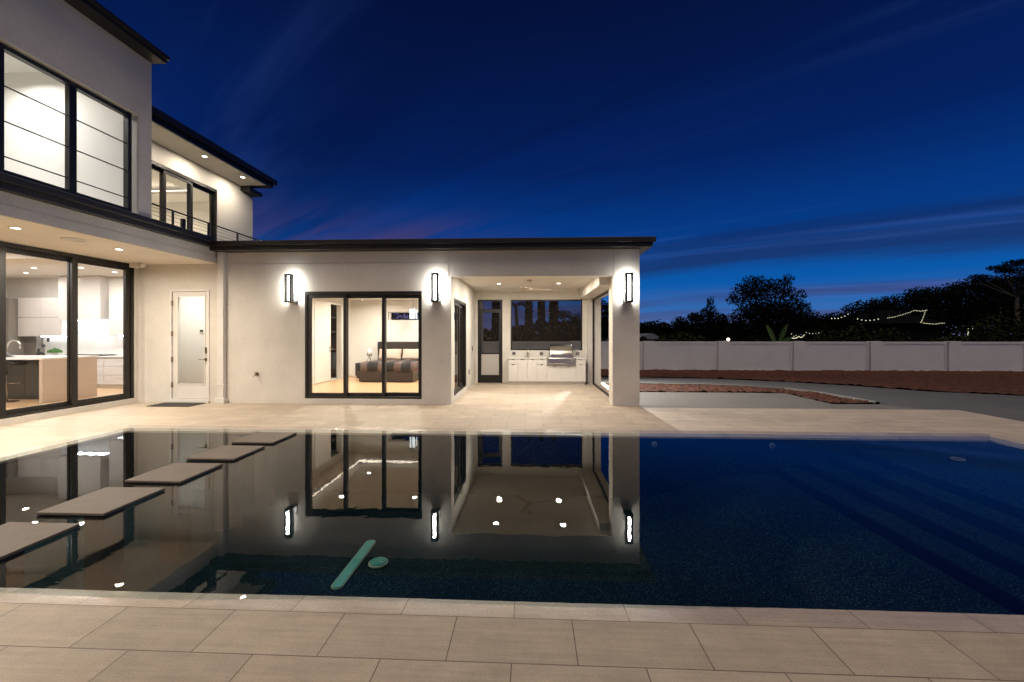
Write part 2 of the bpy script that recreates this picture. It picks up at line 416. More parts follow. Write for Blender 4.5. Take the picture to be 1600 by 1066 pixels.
def csg(ops):
    """boxes added ('+') and cut ('-') in order; emits only the outer skin"""
    xs = sorted({round(v, 5) for _, b in ops for v in b[0:2]}); ys = sorted({round(v, 5) for _, b in ops for v in b[2:4]}); zs = sorted({round(v, 5) for _, b in ops for v in b[4:6]})
    nx, ny, nz = len(xs) - 1, len(ys) - 1, len(zs) - 1
    F = bytearray(nx * ny * nz)
    ix = {v: i for i, v in enumerate(xs)}; iy = {v: i for i, v in enumerate(ys)}; iz = {v: i for i, v in enumerate(zs)}
    for s, b in ops:
        b = [round(v, 5) for v in b]; val = 1 if s == '+' else 0
        for i in range(ix[b[0]], ix[b[1]]):
            for j in range(iy[b[2]], iy[b[3]]):
                for k in range(iz[b[4]], iz[b[5]]): F[(i * ny + j) * nz + k] = val
    g = lambda i, j, k: F[(i * ny + j) * nz + k] if 0 <= i < nx and 0 <= j < ny and 0 <= k < nz else 0
    vid = {}; mb = MB()
    def V(i, j, k):
        key = (i, j, k)
        if key not in vid: vid[key] = len(mb.v); mb.v.append((xs[i], ys[j], zs[k]))
        return vid[key]
    for i in range(nx):
        for j in range(ny):
            for k in range(nz):
                if not g(i, j, k): continue
                for q, fc in (((-1, 0, 0), ((0, 0, 0), (0, 0, 1), (0, 1, 1), (0, 1, 0))), ((1, 0, 0), ((1, 0, 0), (1, 1, 0), (1, 1, 1), (1, 0, 1))),
                              ((0, -1, 0), ((0, 0, 0), (1, 0, 0), (1, 0, 1), (0, 0, 1))), ((0, 1, 0), ((0, 1, 0), (0, 1, 1), (1, 1, 1), (1, 1, 0))),
                              ((0, 0, -1), ((0, 0, 0), (0, 1, 0), (1, 1, 0), (1, 0, 0))), ((0, 0, 1), ((0, 0, 1), (1, 0, 1), (1, 1, 1), (0, 1, 1)))):
                    if not g(i + q[0], j + q[1], k + q[2]):
                        mb.f.append(tuple(V(i + a, j + b, k + c) for a, b, c in fc)); mb.sm.append(False)
    return mb

def lamp(name, kind, loc, power, col, parent=None, **kw):
    l = bpy.data.lights.new(name, kind); l.energy = power; l.color = col
    rot = kw.pop('rot', (0, 0, 0))
    for k, v in kw.items(): setattr(l, k, v)
    o = bpy.data.objects.new(name, l); C.objects.link(o)
    o0 = ORG[parent] if parent is not None else Vector((0, 0, 0))
    o.location = Vector(loc) - o0; o.rotation_euler = rot
    if parent is not None: o.parent = parent
    return o

WARM = (1, .86, .68); NEUT = (1, .93, .85); COOL = (1, .97, .90)

# ------------------------------------------------------------------ camera
cam = bpy.data.cameras.new('camera'); co = bpy.data.objects.new('camera', cam); C.objects.link(co)
cam.sensor_width = 36; cam.lens = 655 / 1600 * 36; cam.shift_y = -11 / 1600
cam.clip_start = .05; cam.clip_end = 2000
co.location = (0, 0, 1.62); co.rotation_euler = (R(90), 0, math.atan(29 / 655))
S.camera = co

# ------------------------------------------------------------------ sky
w = bpy.data.worlds.new('World'); S.world = w; w.use_nodes = True
nt = w.node_tree; nt.nodes.clear()
tc = nd(nt, 'ShaderNodeTexCoord'); sp = nd(nt, 'ShaderNodeSeparateXYZ'); nt.links.new(tc.outputs['Generated'], sp.inputs[0])
cr = nd(nt, 'ShaderNodeValToRGB'); els = cr.color_ramp.elements
stops = [(0.0, (.11, .12, .26)), (.035, (.035, .135, .38)), (.11, (.003, .085, .34)), (.22, (.0015, .036, .20)), (.36, (.0012, .0135, .100)), (.60, (.0012, .0058, .042)), (1.0, (.001, .003, .022))]
els[0].position = 0; els[0].color = c4(stops[0][1]); els[1].position = 1; els[1].color = c4(stops[-1][1])
for p, c in stops[1:-1]:
    e = els.new(p); e.color = c4(c)
nt.links.new(sp.outputs['Z'], cr.inputs[0])
# cloud coordinates: a flat layer overhead, streaked along one wind direction
mx = nd(nt, 'ShaderNodeMath', operation='MAXIMUM'); mx.inputs[1].default_value = 0; nt.links.new(sp.outputs['Z'], mx.inputs[0])
ad = nd(nt, 'ShaderNodeMath', operation='ADD'); ad.inputs[1].default_value = .10; nt.links.new(mx.outputs[0], ad.inputs[0])
dx = nd(nt, 'ShaderNodeMath', operation='DIVIDE'); nt.links.new(sp.outputs['X'], dx.inputs[0]); nt.links.new(ad.outputs[0], dx.inputs[1])
dy = nd(nt, 'ShaderNodeMath', operation='DIVIDE'); nt.links.new(sp.outputs['Y'], dy.inputs[0]); nt.links.new(ad.outputs[0], dy.inputs[1])
cb = nd(nt, 'ShaderNodeCombineXYZ'); nt.links.new(dx.outputs[0], cb.inputs[0]); nt.links.new(dy.outputs[0], cb.inputs[1])
vr = nd(nt, 'ShaderNodeVectorRotate', rotation_type='Z_AXIS'); vr.inputs['Angle'].default_value = R(36)
nt.links.new(cb.outputs[0], vr.inputs['Vector'])
def layer(scale, loc, lo, hi, detail=7, rough=.55, dist=.4):
    mp = nd(nt, 'ShaderNodeMapping'); mp.inputs['Scale'].default_value = scale; mp.inputs['Location'].default_value = loc
    nt.links.new(vr.outputs[0], mp.inputs['Vector'])
    n = nd(nt, 'ShaderNodeTexNoise'); n.inputs['Scale'].default_value = 1; n.inputs['Detail'].default_value = detail; n.inputs['Roughness'].default_value = rough
    n.inputs['Distortion'].default_value = dist
    nt.links.new(mp.outputs[0], n.inputs['Vector'])
    mr = nd(nt, 'ShaderNodeMapRange', interpolation_type='SMOOTHSTEP'); mr.inputs['From Min'].default_value = lo; mr.inputs['From Max'].default_value = hi
    nt.links.new(n.outputs['Fac'], mr.inputs['Value'])
    return mr.outputs[0]
def mult(a, b):
    m = nd(nt, 'ShaderNodeMath', operation='MULTIPLY')
    for i, q in enumerate((a, b)):
        if isinstance(q, (int, float)): m.inputs[i].default_value = q
        else: nt.links.new(q, m.inputs[i])
    return m.outputs[0]
def smix(base, fac, col):
    m = nd(nt, 'ShaderNodeMix', data_type='RGBA'); nt.links.new(fac, m.inputs[0]); nt.links.new(base, m.inputs[6])
    if isinstance(col, tuple): m.inputs[7].default_value = c4(col)
    else: nt.links.new(col, m.inputs[7])
    return m.outputs[2]
def ramp(sock, st):
    r = nd(nt, 'ShaderNodeValToRGB'); e = r.color_ramp.elements
    e[0].position = st[0][0]; e[0].color = c4(st[0][1]); e[1].position = st[-1][0]; e[1].color = c4(st[-1][1])
    for p_, c_ in st[1:-1]:
        q_ = e.new(p_); q_.color = c4(c_)
    nt.links.new(sock, r.inputs[0]); return r.outputs[0]
def sstep(sock, lo, hi):
    m_ = nd(nt, 'ShaderNodeMapRange', interpolation_type='SMOOTHSTEP'); m_.inputs['From Min'].default_value = lo; m_.inputs['From Max'].default_value = hi
    nt.links.new(sock, m_.inputs['Value']); return m_.outputs[0]
X_, Z_ = sp.outputs['X'], sp.outputs['Z']
dark = ramp(Z_, [(0, (.10, .05, .11)), (.05, (.05, .035, .10)), (.12, (.012, .022, .085)), (.24, (.003, .012, .070)), (.40, (.0012, .006, .043)), (1, (.0008, .003, .02))])
mauve = ramp(Z_, [(0, (.13, .07, .15)), (.15, (.066, .044, .135)), (.30, (.030, .028, .115)), (.5, (.004, .010, .06)), (1, (.001, .004, .025))])
light = ramp(Z_, [(0, (.12, .13, .33)), (.12, (.03, .10, .36)), (.25, (.030, .062, .235)), (.42, (.010, .027, .125)), (1, (.003, .01, .05))])
base = cr.outputs[0]
# broad dark veils high up, thinner bars low down, one paler streak, mauve low in the west
base = smix(base, mult(layer((.13, .80, 1), (3.1, 1.7, 0), .43, .64), .68), dark)
base = smix(base, mult(layer((.20, 1.7, 1), (7.3, 4.2, 0), .57, .78), .42), dark)
base = smix(base, mult(layer((.16, 1.15, 1), (2.4, 8.1, 0), .50, .74, detail=9, rough=.62, dist=.8), .62), light)
west = sstep(X_, .10, -.30)
low = mult(sstep(Z_, .31, .19), west)
base = smix(base, mult(mult(layer((.34, 1.7, 1), (5.9, 2.4, 0), .36, .62, detail=9, rough=.62, dist=.9), low), .85), mauve)
bg = nd(nt, 'ShaderNodeBackground'); bg.inputs[1].default_value = 1.18
nt.links.new(base, bg.inputs[0])
wo = nd(nt, 'ShaderNodeOutputWorld'); nt.links.new(bg.outputs[0], wo.inputs[0])

# last glow of the dusk sky behind the camera: one very soft, weak sun
sun = bpy.data.lights.new('dusk_sun', 'SUN'); sun.energy = 1.32; sun.angle = R(60); sun.color = (1, .83, .64)
so = bpy.data.objects.new('dusk_sun', sun); C.objects.link(so)
d = Vector((-.08, .42, -.90)); so.rotation_euler = d.to_track_quat('-Z', 'Y').to_euler()

# ------------------------------------------------------------------ ground, deck, pool
def zg(y):
    return -.024 * (min(max(y, 9.6), 26) - 9.6)
def struct(mb, name, m, label=None):
    o = mb.build(name, m); o['kind'] = 'structure'
    return o

gx = [-300, -16.8, 8.6, 300]; gy = [-120, -5.8, 9.2, 26, 500]
mb = MB()
for i in range(3):
    for j in range(4):
        if i == 1 and j == 1: continue
        a, b, c, e = gx[i], gx[i + 1], gy[j], gy[j + 1]
        mb.quad((a, c, zg(c) - .06), (b, c, zg(c) - .06), (b, e, zg(e) - .06), (a, e, zg(e) - .06))
struct(mb, 'ground', 'dirt')

PX0, PX1, PY0, PY1 = -6.82, 7.12, 2.56, 6.82       # water's edge
CX0, CX1, CY0, CY1 = -7.15, 7.45, 2.388, 7.148     # outer edge of the coping
ops = [('+', (-9.3, 9.1, -6, 9.55, -.25, 0)), ('+', (-1.82, 2.45, 9.55, 14.2, -.25, 0)), ('+', (2.45, 9.1, 9.2, 9.35, -.25, 0)),
       ('-', (2.45, 9.1, 9.35, 9.55, -.25, 0)), ('-', (CX0, CX1, CY0, CY1, -.25, 0))]
struct(csg(ops), 'deck', 'deck')

def strip(name, m, p0, p1, q0, q1, n):
    """coping strip from outer edge p to inner edge q, falling gently to the water"""
    mb = MB(); k = 6
    vs = []
    for i in range(n + 1):
        t = i / n
        for j in range(k + 1):
            s = j / k
            a = Vector(p0).lerp(Vector(p1), t); b = Vector(q0).lerp(Vector(q1), t)
            p = a.lerp(b, s)
            z = .0005 - (.0215 - (.0125 if p.y < 3 else 0) * min(1, max(0, (p.x + 3.0) / 4.5))) * s + (.0045 if p.y < 3 else .0015) * noise.noise(Vector((p.x * 1.1, p.y * 2.5, 0))) * s + (.0018 if p.y < 3 else .0004) * noise.noise(Vector((p.x * 14, p.y * 14, 3))) * s
            vs.append((p.x, p.y, z))
    mb.add(vs, [(i * (k + 1) + j, (i + 1) * (k + 1) + j, (i + 1) * (k + 1) + j + 1, i * (k + 1) + j + 1) for i in range(n) for j in range(k)], True)
    b = len(mb.v)
    ed = [(vs[i * (k + 1) + k]) for i in range(n + 1)]
    mb.add(ed + [(x, y, -.0495) for x, y, z in ed], [(i, i + 1, n + 2 + i, n + 1 + i) for i in range(n)])
    return struct(mb, name, m)
strip('pool_coping', 'coping', (CX0, CY0, 0), (CX1, CY0, 0), (PX0, PY0, 0), (PX1, PY0, 0), 420)
strip('pool_coping', 'coping', (CX0, CY1, 0), (CX1, CY1, 0), (PX0, PY1, 0), (PX1, PY1, 0), 260)
strip('pool_coping', 'copingside', (CX0, CY0, 0), (CX0, CY1, 0), (PX0, PY0, 0), (PX0, PY1, 0), 120)
strip('pool_coping', 'copingside', (CX1, CY0, 0), (CX1, CY1, 0), (PX1, PY0, 0), (PX1, PY1, 0), 120)

mb = MB(); H = -.05
prof = [(PX0, H), (PX0, -1.0), (1.9, -1.0), (3.05, -.66), (3.84, -.60), (3.87, -.50), (4.25, -.50), (4.28, -.40), (4.67, -.40), (4.70, -.30), (5.07, -.30), (5.10, -.21), (PX1, -.21), (PX1, H)]
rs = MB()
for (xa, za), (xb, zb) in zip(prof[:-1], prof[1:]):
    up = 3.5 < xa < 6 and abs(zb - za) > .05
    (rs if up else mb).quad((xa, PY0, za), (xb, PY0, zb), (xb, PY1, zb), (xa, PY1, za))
    if up: rs.quad((xb, PY0, zb + .003), (xb + .035, PY0, zb + .003), (xb + .035, PY1, zb + .003), (xb, PY1, zb + .003))  # carries the painted riser shade a little way onto the tread edge
for y in (PY0, PY1):
    for (xa, za), (xb, zb) in zip(prof[:-1], prof[1:]):
        if xa != xb: mb.quad((xa, y, za), (xb, y, zb), (xb, y, H), (xa, y, H))
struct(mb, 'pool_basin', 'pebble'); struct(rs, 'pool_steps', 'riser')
wm = MB(); wm.quad((CX0 + .02, CY0 + .012, -.0105), (CX1 - .02, CY0 + .012, -.0105), (CX1 - .02, CY1 - .02, -.0105), (CX0 + .02, CY1 - .02, -.0105))
struct(wm, 'water', 'water')

# stepping pads
names = ['first', 'second', 'third', 'fourth', 'fifth']
pad0 = None
pad_lab = ['square stone stepping pad floating by the far pool edge', 'square stone stepping pad next to the farthest one, second from the far pool edge',
           'middle stone stepping pad of the row of five in the pool', 'square stone stepping pad second nearest to the camera, over the window reflection',
           'nearest stone stepping pad, cut off by the left edge of the photo']
for i in range(5):
    y0 = 6.03 - i * .82
    if pad0 is None:
        pad0 = thing('stepping_pad', pad_lab[0], 'stepping stone', (-4.12, y0 + .31, -1.0), 'stepping pads across the pool')
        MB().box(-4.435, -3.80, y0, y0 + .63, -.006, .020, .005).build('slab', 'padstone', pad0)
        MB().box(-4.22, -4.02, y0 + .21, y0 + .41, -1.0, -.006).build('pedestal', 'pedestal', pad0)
    else:
        dup(pad0, (0, -i * .82, 0), pad_lab[i])

# drains and pool fittings
t = thing('slot_drain', 'long rounded teal drain cover on the pool floor', 'drain', (-2.0, 4.72, -1.0))
def stadium(cx, y0, y1, r, z0, z1, n=12):
    pts = [(cx + r * math.cos(a), y1 - r + r * math.sin(a)) for a in [math.pi * k / n for k in range(n + 1)]]
    pts += [(cx + r * math.cos(a), y0 + r + r * math.sin(a)) for a in [math.pi + math.pi * k / n for k in range(n + 1)]]
    return pts
MB().prism(stadium(-2.0, 4.2, 5.22, .062, 0, 0), -.999, -.984).build('rim', 'tealrim', t)
MB().prism(stadium(-2.0, 4.212, 5.208, .05, 0, 0), -.984, -.978).build('cover', 'tealgrate', t)
t = thing('round_drain', 'round teal drain cover with small studs on the pool floor', 'drain', (-1.735, 4.71, -1.0))
MB().lathe(-1.735, 4.71, [(.11, -.999), (.11, -.984), (.095, -.975)], 28).build('rim', 'tealrim', t)
MB().lathe(-1.735, 4.71, [(.094, -.9745), (.085, -.966), (.03, -.962)], 28).build('cover', 'tealgrate', t)
for k in range(6):
    a = k * math.pi / 3
    MB().ball((-1.735 + .055 * math.cos(a), 4.71 + .055 * math.sin(a), -.960), .009, 1).build('stud', 'tealrim', t)
mb = MB(); n = 36
for (r0, r1) in ((.070, .083),):
    vs = [(6.23 + r * math.cos(2 * math.pi * k / n), 6.4 + r * math.sin(2 * math.pi * k / n), z) for r, z in ((r0, -.21), (r0, -.195), (r1, -.195), (r1, -.21)) for k in range(n)]
    mb.add(vs, [(j * n + k, j * n + (k + 1) % n, (j + 1) * n + (k + 1) % n, (j + 1) * n + k) for j in range(3) for k in range(n)], True)
o = mb.build('umbrella_sleeve', 'fitting'); tag(o, 'white ring of an umbrella sleeve set in the shallow pool shelf', 'pool fitting')
for x, lab in ((1.984, 'small white return jet on far pool wall nearest the lit pillar'), (3.819, 'small white return jet on far pool wall beside the pool steps')):
    mb = MB()
    prof_ = [(.0, .0), (.045, 0), (.045, -.012), (.02, -.02)]
    for j in range(3):
        for k in range(20):
            a, b = 2 * math.pi * k / 20, 2 * math.pi * (k + 1) / 20
            (r0, d0), (r1, d1) = prof_[j], prof_[j + 1]
            mb.quad((x + r0 * math.cos(a), 6.815 + d0, -.15 + r0 * math.sin(a)), (x + r0 * math.cos(b), 6.815 + d0, -.15 + r0 * math.sin(b)),
                    (x + r1 * math.cos(b), 6.815 + d1, -.15 + r1 * math.sin(b)), (x + r1 * math.cos(a), 6.815 + d1, -.15 + r1 * math.sin(a)))
    o = mb.build('return_jet', 'fitting'); tag(o, lab, 'pool fitting', 'return jets on the far pool wall')

# ------------------------------------------------------------------ the house
YW = 9.55; XK = -9.3; XO = -7.33
house = thing('modern_house', 'white two storey modern stucco house with dark trim beside the pool', 'house', (-7.0, 9.55, 0))
ops = [
    ('+', (-17, XK, -6, 12.9, -.3, 3.6)), ('+', (-9.3, -1.82, YW, 16.1, -.3, 3.53)), ('+', (-1.82, 2.45, YW, 14.2, -.3, 3.53)),
    ('+', (-17, -9.3, 12.9, 16.1, -.3, 3.6)),
    ('-', (-16.5, -9.55, -5.5, 12.5, 0, 3.38)),            # kitchen
    ('-', (-9.55, -9.3, 1.0, 9.47, .115, 3.26)),           # its sliding doors
    ('-', (-9.3, -7.15, 9.8, 12.4, 0, 3.0)),               # hall behind the side door
    ('-', (-8.52, -7.55, YW, 9.8, .06, 2.67)),
    ('-', (-6.9, -2.07, 9.8, 15.82, 0, 3.2)),              # bedroom
    ('-', (-7.95, -7.05, 13.2, 15.4, 0, 2.7)),             # closet
    ('-', (-7.05, -6.9, 14.0, 14.95, 0, 2.66)),
    ('-', (-5.257, -2.503, YW, 9.8, .118, 2.61)),          # bedroom slider
    ('-', (-5.45, -2.6, 15.82, 16.1, 2.13, 2.47)),         # strip window
    ('-', (-1.82, 1.85, YW, 9.85, -.3, 2.935)),            # patio opening
    ('-', (-1.82, 1.85, 9.85, 13.85, -.3, 3.04)),
    ('-', (1.85, 2.1, 10.0, 13.65, -.3, 2.76)), ('-', (2.1, 2.45, 10.0, 13.65, -.3, 2.76)), ('-', (2.27, 2.45, 10.0, 14.2, -.3, 3.53)),
    ('+', (1.60, 1.85, 9.85, 13.85, 2.76, 3.04)),          # beam over the side opening
    ('-', (-2.07, -1.82, 9.9, 11.86, .13, 2.48)),          # slider from patio to bedroom
    ('-', (-.66, 1.70, 13.85, 14.2, 1.08, 2.755)), ('-', (-1.755, -.93, 13.85, 14.2, 0, 2.76)),
    # fine control joints in the stucco
    ('-', (-7.0, -1.879, YW, YW + .016, 3.262, 3.278)), ('-', (-1.879, -1.863, YW, YW + .016, 2.935, 3.53)), ('-', (1.852, 1.868, YW, YW + .016, 2.935, 3.53)),
]
csg(ops).build('wall', 'stucco', house)
# upper storey
ops = [('+', (-17, XO, -6, 7.8, 3.6, 6.86)), ('+', (-17, -9.3, 7.8, 13.65, 3.6, 6.385)),
       ('-', (-16.5, -7.6, -5.5, 7.55, 3.72, 6.6)), ('-', (-7.6, XO, 2.69, 7.53, 3.86, 5.72)),
       ('-', (-16.5, -9.55, 7.95, 13.4, 3.72, 6.3)), ('-', (-9.55, -9.3, 8.56, 12.06, 3.78, 5.895))]
csg(ops).build('upper_wall', 'stucco', house)
ops = [('+', (XK, XO, -6, YW, 3.272, 3.6)), ('-', (-7.348, XO, -6, YW, 3.425, 3.442))]
csg(ops).build('balcony_slab', 'stucco', house)
mb = MB(); mb.quad((XK, -6, 3.268), (XO - .03, -6, 3.268), (XO - .03, YW, 3.268), (XK, YW, 3.268)); mb.build('soffit', 'soffit', house)
# dark metal edges and roofs
mb = MB()
mb.box(-7.33, -7.20, -6, 9.18, 3.60, 3.70); mb.box(-7.33, -7.14, -6, 9.18, 3.70, 3.80)
mb.build('balcony_edge', 'fascia', house, bevel=.006)
mb = MB()
mb.box(-7.33, 2.66, 9.26, 16.4, 3.53, 3.63); mb.box(-7.33, 2.72, 9.20, 16.45, 3.63, 3.735)
mb.build('roof', 'fascia', house, bevel=.008)
mb = MB(); mb.box(-17.2, -7.05, -6.2, 7.83, 6.86, 6.93); mb.box(-17.2, -7.0, -6.2, 7.85, 6.93, 7.0)
mb.build('roof', 'fascia', house, bevel=.006)
mb = MB(); mb.box(-17.2, -8.44, 7.83, 13.40, 6.40, 6.52); mb.box(-17.2, -8.36, 7.83, 13.5, 6.52, 6.68); mb.box(-9.8, -9.0, 13.05, 13.7, 6.22, 6.34)
mb.build('roof', 'fascia', house, bevel=.006)
mb = MB(); mb.box(-9.3, -8.47, 7.83, 13.05, 6.375, 6.40); mb.build('soffit', 'soffit', house)
mb = MB(); mb.box(-9.3, -7.34, 7.81, 16.0, 3.601, 3.66); mb.build('terrace_floor', 'pad', house)

# rooms: floors and ceilings laid inside the shell
MB().box(-16.5, -9.56, -5.5, 12.5, -.02, .012).build('kitchen_floor', 'oak', house)
MB().box(-6.9, -2.07, 9.8, 15.82, -.02, .012).build('bedroom_floor', 'oak', house)
MB().box(-9.3, -7.15, 9.8, 12.4, -.02, .012).build('hall_floor', 'oak', house)
# drywall liners
def liner(x0, x1, y0, y1, z0, z1, holes, name, zc=True):
    e = .012
    o_ = [('+', (x0, x1, y0, y1, z0, z1)), ('-', (x0 + e, x1 - e, y0 + e, y1 - e, z0, z1 - e))]
    for h in holes: o_.append(('-', h))
    csg(o_).build(name, 'drywall', house)
liner(-6.9, -2.07, 9.8, 15.82, .013, 3.2, [(-5.257, -2.503, 9.8, 9.812, .118, 2.61), (-5.45, -2.6, 15.808, 15.82, 2.13, 2.47), (-2.082, -2.07, 9.9, 11.86, .13, 2.48), (-6.9, -6.888, 14.0, 14.95, .013, 2.66)], 'bedroom_wall')
liner(-16.5, -9.55, -5.5, 12.5, .013, 3.38, [(-9.562, -9.55, 1.0, 9.47, .115, 3.26)], 'kitchen_wall')
liner(-9.3, -7.15, 9.8, 12.4, .013, 3.0, [(-8.52, -7.55, 9.8, 9.812, .06, 2.67)], 'hall_wall')
liner(-16.5, -7.6, -5.5, 7.55, 3.72, 6.6, [(-7.612, -7.6, 2.69, 7.53, 3.86, 5.72)], 'upper_room_wall')
liner(-16.5, -9.55, 7.95, 13.4, 3.72, 6.3, [(-9.562, -9.55, 8.56, 12.06, 3.78, 5.895)], 'upper_room_wall')
# bedroom tray ceiling: dropped border with LED cove
ops = [('+', (-6.888, -2.082, 9.812, 15.808, 2.92, 3.02)), ('-', (-6.3, -2.7, 10.4, 15.2, 2.92, 3.02))]
csg(ops).build('tray_ceiling', 'ceiling', house)
mb = MB()
mb.box(-6.325, -6.305, 10.36, 15.23, 3.022, 3.075); mb.box(-6.305, -2.66, 15.205, 15.23, 3.022, 3.075)
mb.build('cove_light', 'led', house)
# upper back room tray with cove
ops = [('+', (-16.48, -9.57, 7.97, 13.38, 5.98, 6.08)), ('-', (-15.6, -10.4, 8.7, 12.6, 5.98, 6.08))]
csg(ops).build('tray_ceiling', 'ceiling', house)
mb = MB(); mb.box(-15.66, -15.62, 8.7, 12.66, 6.082, 6.11); mb.box(-15.62, -10.4, 12.62, 12.66, 6.082, 6.11); mb.build('cove_light', 'led', house)
# kitchen ceiling drop and upper front room ceiling panel
MB().box(-16.4, -9.7, 8.3, 9.0, 3.20, 3.366).build('ceiling_drop', 'ceiling', house)
MB().box(-12.5, -9.6, 2.0, 6.1, 6.30, 6.585).build('ceiling_drop', 'ceiling', house)

# sliding doors and windows
def fr(axis, plane, out):
    if axis == 'Y':
        return lambda a0, a1, d0, d1, z0, z1: (a0, a1, plane + out * d0, plane + out * d1, z0, z1)
    return lambda a0, a1, d0, d1, z0, z1: (plane + out * d0, plane + out * d1, a0, a1, z0, z1)
def slider(name, axis, plane, inn, a0, a1, z0, z1, n, fw=.05, st=.055, hd=.07, rail=.08, depth=.19, ins=.012, tracks=None, cuts=None):
    """depth d runs inward from the wall face"""
    F = fr(axis, plane, inn); mb = MB()
    mb.box(*F(a0, a0 + fw, ins, ins + depth, z0, z1)); mb.box(*F(a1 - fw, a1, ins, ins + depth, z0, z1))
    mb.box(*F(a0 + fw, a1 - fw, ins, ins + depth, z1 - hd, z1)); mb.box(*F(a0 + fw, a1 - fw, ins, ins + depth, z0, z0 + .045))
    root = mb.build(name, 'bronze', house, bevel=.004)
    w_ = (a1 - a0 - 2 * fw) / n
    for i in range(n):
        tr = tracks[i] if tracks else i % 2
        d0 = ins + .02 + tr * .07; d1 = d0 + .05
        if cuts: b0, b1 = cuts[i]
        else: b0 = a0 + fw + i * w_ - (st / 2 if i else 0); b1 = a0 + fw + (i + 1) * w_ + (st / 2 if i < n - 1 else 0)
        pm = MB()
        pm.box(*F(b0, b0 + st, d0, d1, z0 + .045, z1 - hd)); pm.box(*F(b1 - st, b1, d0, d1, z0 + .045, z1 - hd))
        pm.box(*F(b0 + st, b1 - st, d0, d1, z1 - hd - rail, z1 - hd)); pm.box(*F(b0 + st, b1 - st, d0, d1, z0 + .045, z0 + .045 + rail))
        pm.build('door_panel', 'bronze', root, bevel=.004)
        g = MB(); dm = (d0 + d1) / 2
        q = F(b0 + st, b1 - st, dm, dm, z0 + .045 + rail, z1 - hd - rail)
        if axis == 'Y': g.quad((q[0], q[2], q[4]), (q[1], q[2], q[4]), (q[1], q[2], q[5]), (q[0], q[2], q[5]))
        else: g.quad((q[0], q[2], q[4]), (q[0], q[3], q[4]), (q[0], q[3], q[5]), (q[0], q[2], q[5]))
        g.build('glass', 'glassout', root)
    return root
s = slider('sliding_door', 'Y', YW, 1, -5.257, -2.503, .118, 2.61, 3, st=.075, tracks=[0, 1, 2], depth=.235)
slider('sliding_door', 'X', -1.82, -1, 9.9, 11.86, .13, 2.48, 2, st=.08)
s = slider('sliding_door', 'X', XK, -1, 1.0, 9.47, .115, 3.26, 7, fw=.07, st=.11, hd=.08, rail=.09, depth=.2, ins=.03)
MB().tube([(-9.28, 9.28, 1.05), (-9.24, 9.28, 1.05), (-9.24, 9.28, 1.30), (-9.28, 9.28, 1.30)], .010).build('handle', 'black', s)
slider('sliding_door', 'X', -9.3, -1, 8.56, 12.06, 3.78, 5.895, 4, st=.075, hd=.08)
# threshold strips of the front doors
# upper fixed window, five lights with guard cables
a0, a1, z0, z1 = 2.69, 7.53, 3.865, 5.715
mb = MB(); dm = -7.45
mb.box(dm - .05, dm + .05, a0, a0 + .08, z0, z1); mb.box(dm - .05, dm + .05, a1 - .13, a1 - .06, z0, z1)
mb.box(dm - .05, dm + .05, a0 + .08, a1 - .13, z1 - .08, z1 - .02); mb.box(dm - .05, dm + .05, a0 + .08, a1 - .13, z0, z0 + .07)
for i in range(1, 5):
    y = 7.40 - i * .945 + .02
    mb.box(dm - .04, dm + .045, y - .055, y + .055, z0 + .07, z1 - .08)
win = mb.build('window', 'bronze', house, bevel=.004)
MB().quad((dm, a0 + .08, z0 + .07), (dm, a1 - .13, z0 + .07), (dm, a1 - .13, z1 - .08), (dm, a0 + .08, z1 - .08)).build('glass', 'glassout', win)
mb = MB()
for z in (4.13, 4.63, 5.13): mb.box(dm + .003, dm + .02, a0 + .08, a1 - .13, z - .008, z + .008)
mb.build('glazing_bar', 'bronze', win)
# bedroom strip window
mb = MB()
for x in (-5.45, -3.98, -2.68): mb.box(x, x + .08, 15.9, 15.98, 2.13, 2.47)
mb.box(-5.37, -2.68, 15.9, 15.98, 2.13, 2.16); mb.box(-5.37, -2.68, 15.9, 15.98, 2.44, 2.47)
win = mb.build('window', 'white', house)
MB().quad((-5.4, 15.94, 2.15), (-2.65, 15.94, 2.15), (-2.65, 15.94, 2.45), (-5.4, 15.94, 2.45)).build('glass', 'glassout', win)

# side door: full-lite white door in its frame
mb = MB(); y0, y1 = YW - .02, YW + .10
mb.box(-8.52, -8.47, y0, y1, .06, 2.67); mb.box(-7.60, -7.55, y0, y1, .06, 2.67); mb.box(-8.47, -7.60, y0, y1, 2.62, 2.67)
mb.box(-8.55, -7.53, y0 - .05, y1, .0, .055); mb.box(-8.5, -7.57, y0 - .02, y1, .055, .095)
door = mb.build('door_frame', 'trim', house, bevel=.004)
mb = MB(); y0, y1 = YW + .015, YW + .06
mb.box(-8.465, -8.345, y0, y1, .10, 2.615); mb.box(-7.675, -7.605, y0, y1, .10, 2.615); mb.box(-8.345, -7.675, y0, y1, 2.51, 2.615); mb.box(-8.345, -7.675, y0, y1, .10, .435)
mb.box(-8.36, -8.335, y0 - .012, y0, .42, 2.525); mb.box(-7.685, -7.66, y0 - .012, y0, .42, 2.525); mb.box(-8.335, -7.685, y0 - .012, y0, 2.50, 2.525); mb.box(-8.335, -7.685, y0 - .012, y0, .42, .445)
mb.build('door', 'white', door, bevel=.003)
MB().quad((-8.345, YW + .035, .435), (-7.675, YW + .035, .435), (-7.675, YW + .035, 2.51), (-8.345, YW + .035, 2.51)).build('glass', 'glassout', door)
for z in (.42, 1.02, 1.63, 2.35): MB().box(-8.478, -8.455, YW - .028, YW + .014, z - .06, z + .06).build('hinge', 'brass', door)
MB().box(-7.665, -7.612, YW - .012, YW + .014, 1.16, 1.30, .004).build('deadbolt', 'brass', door)
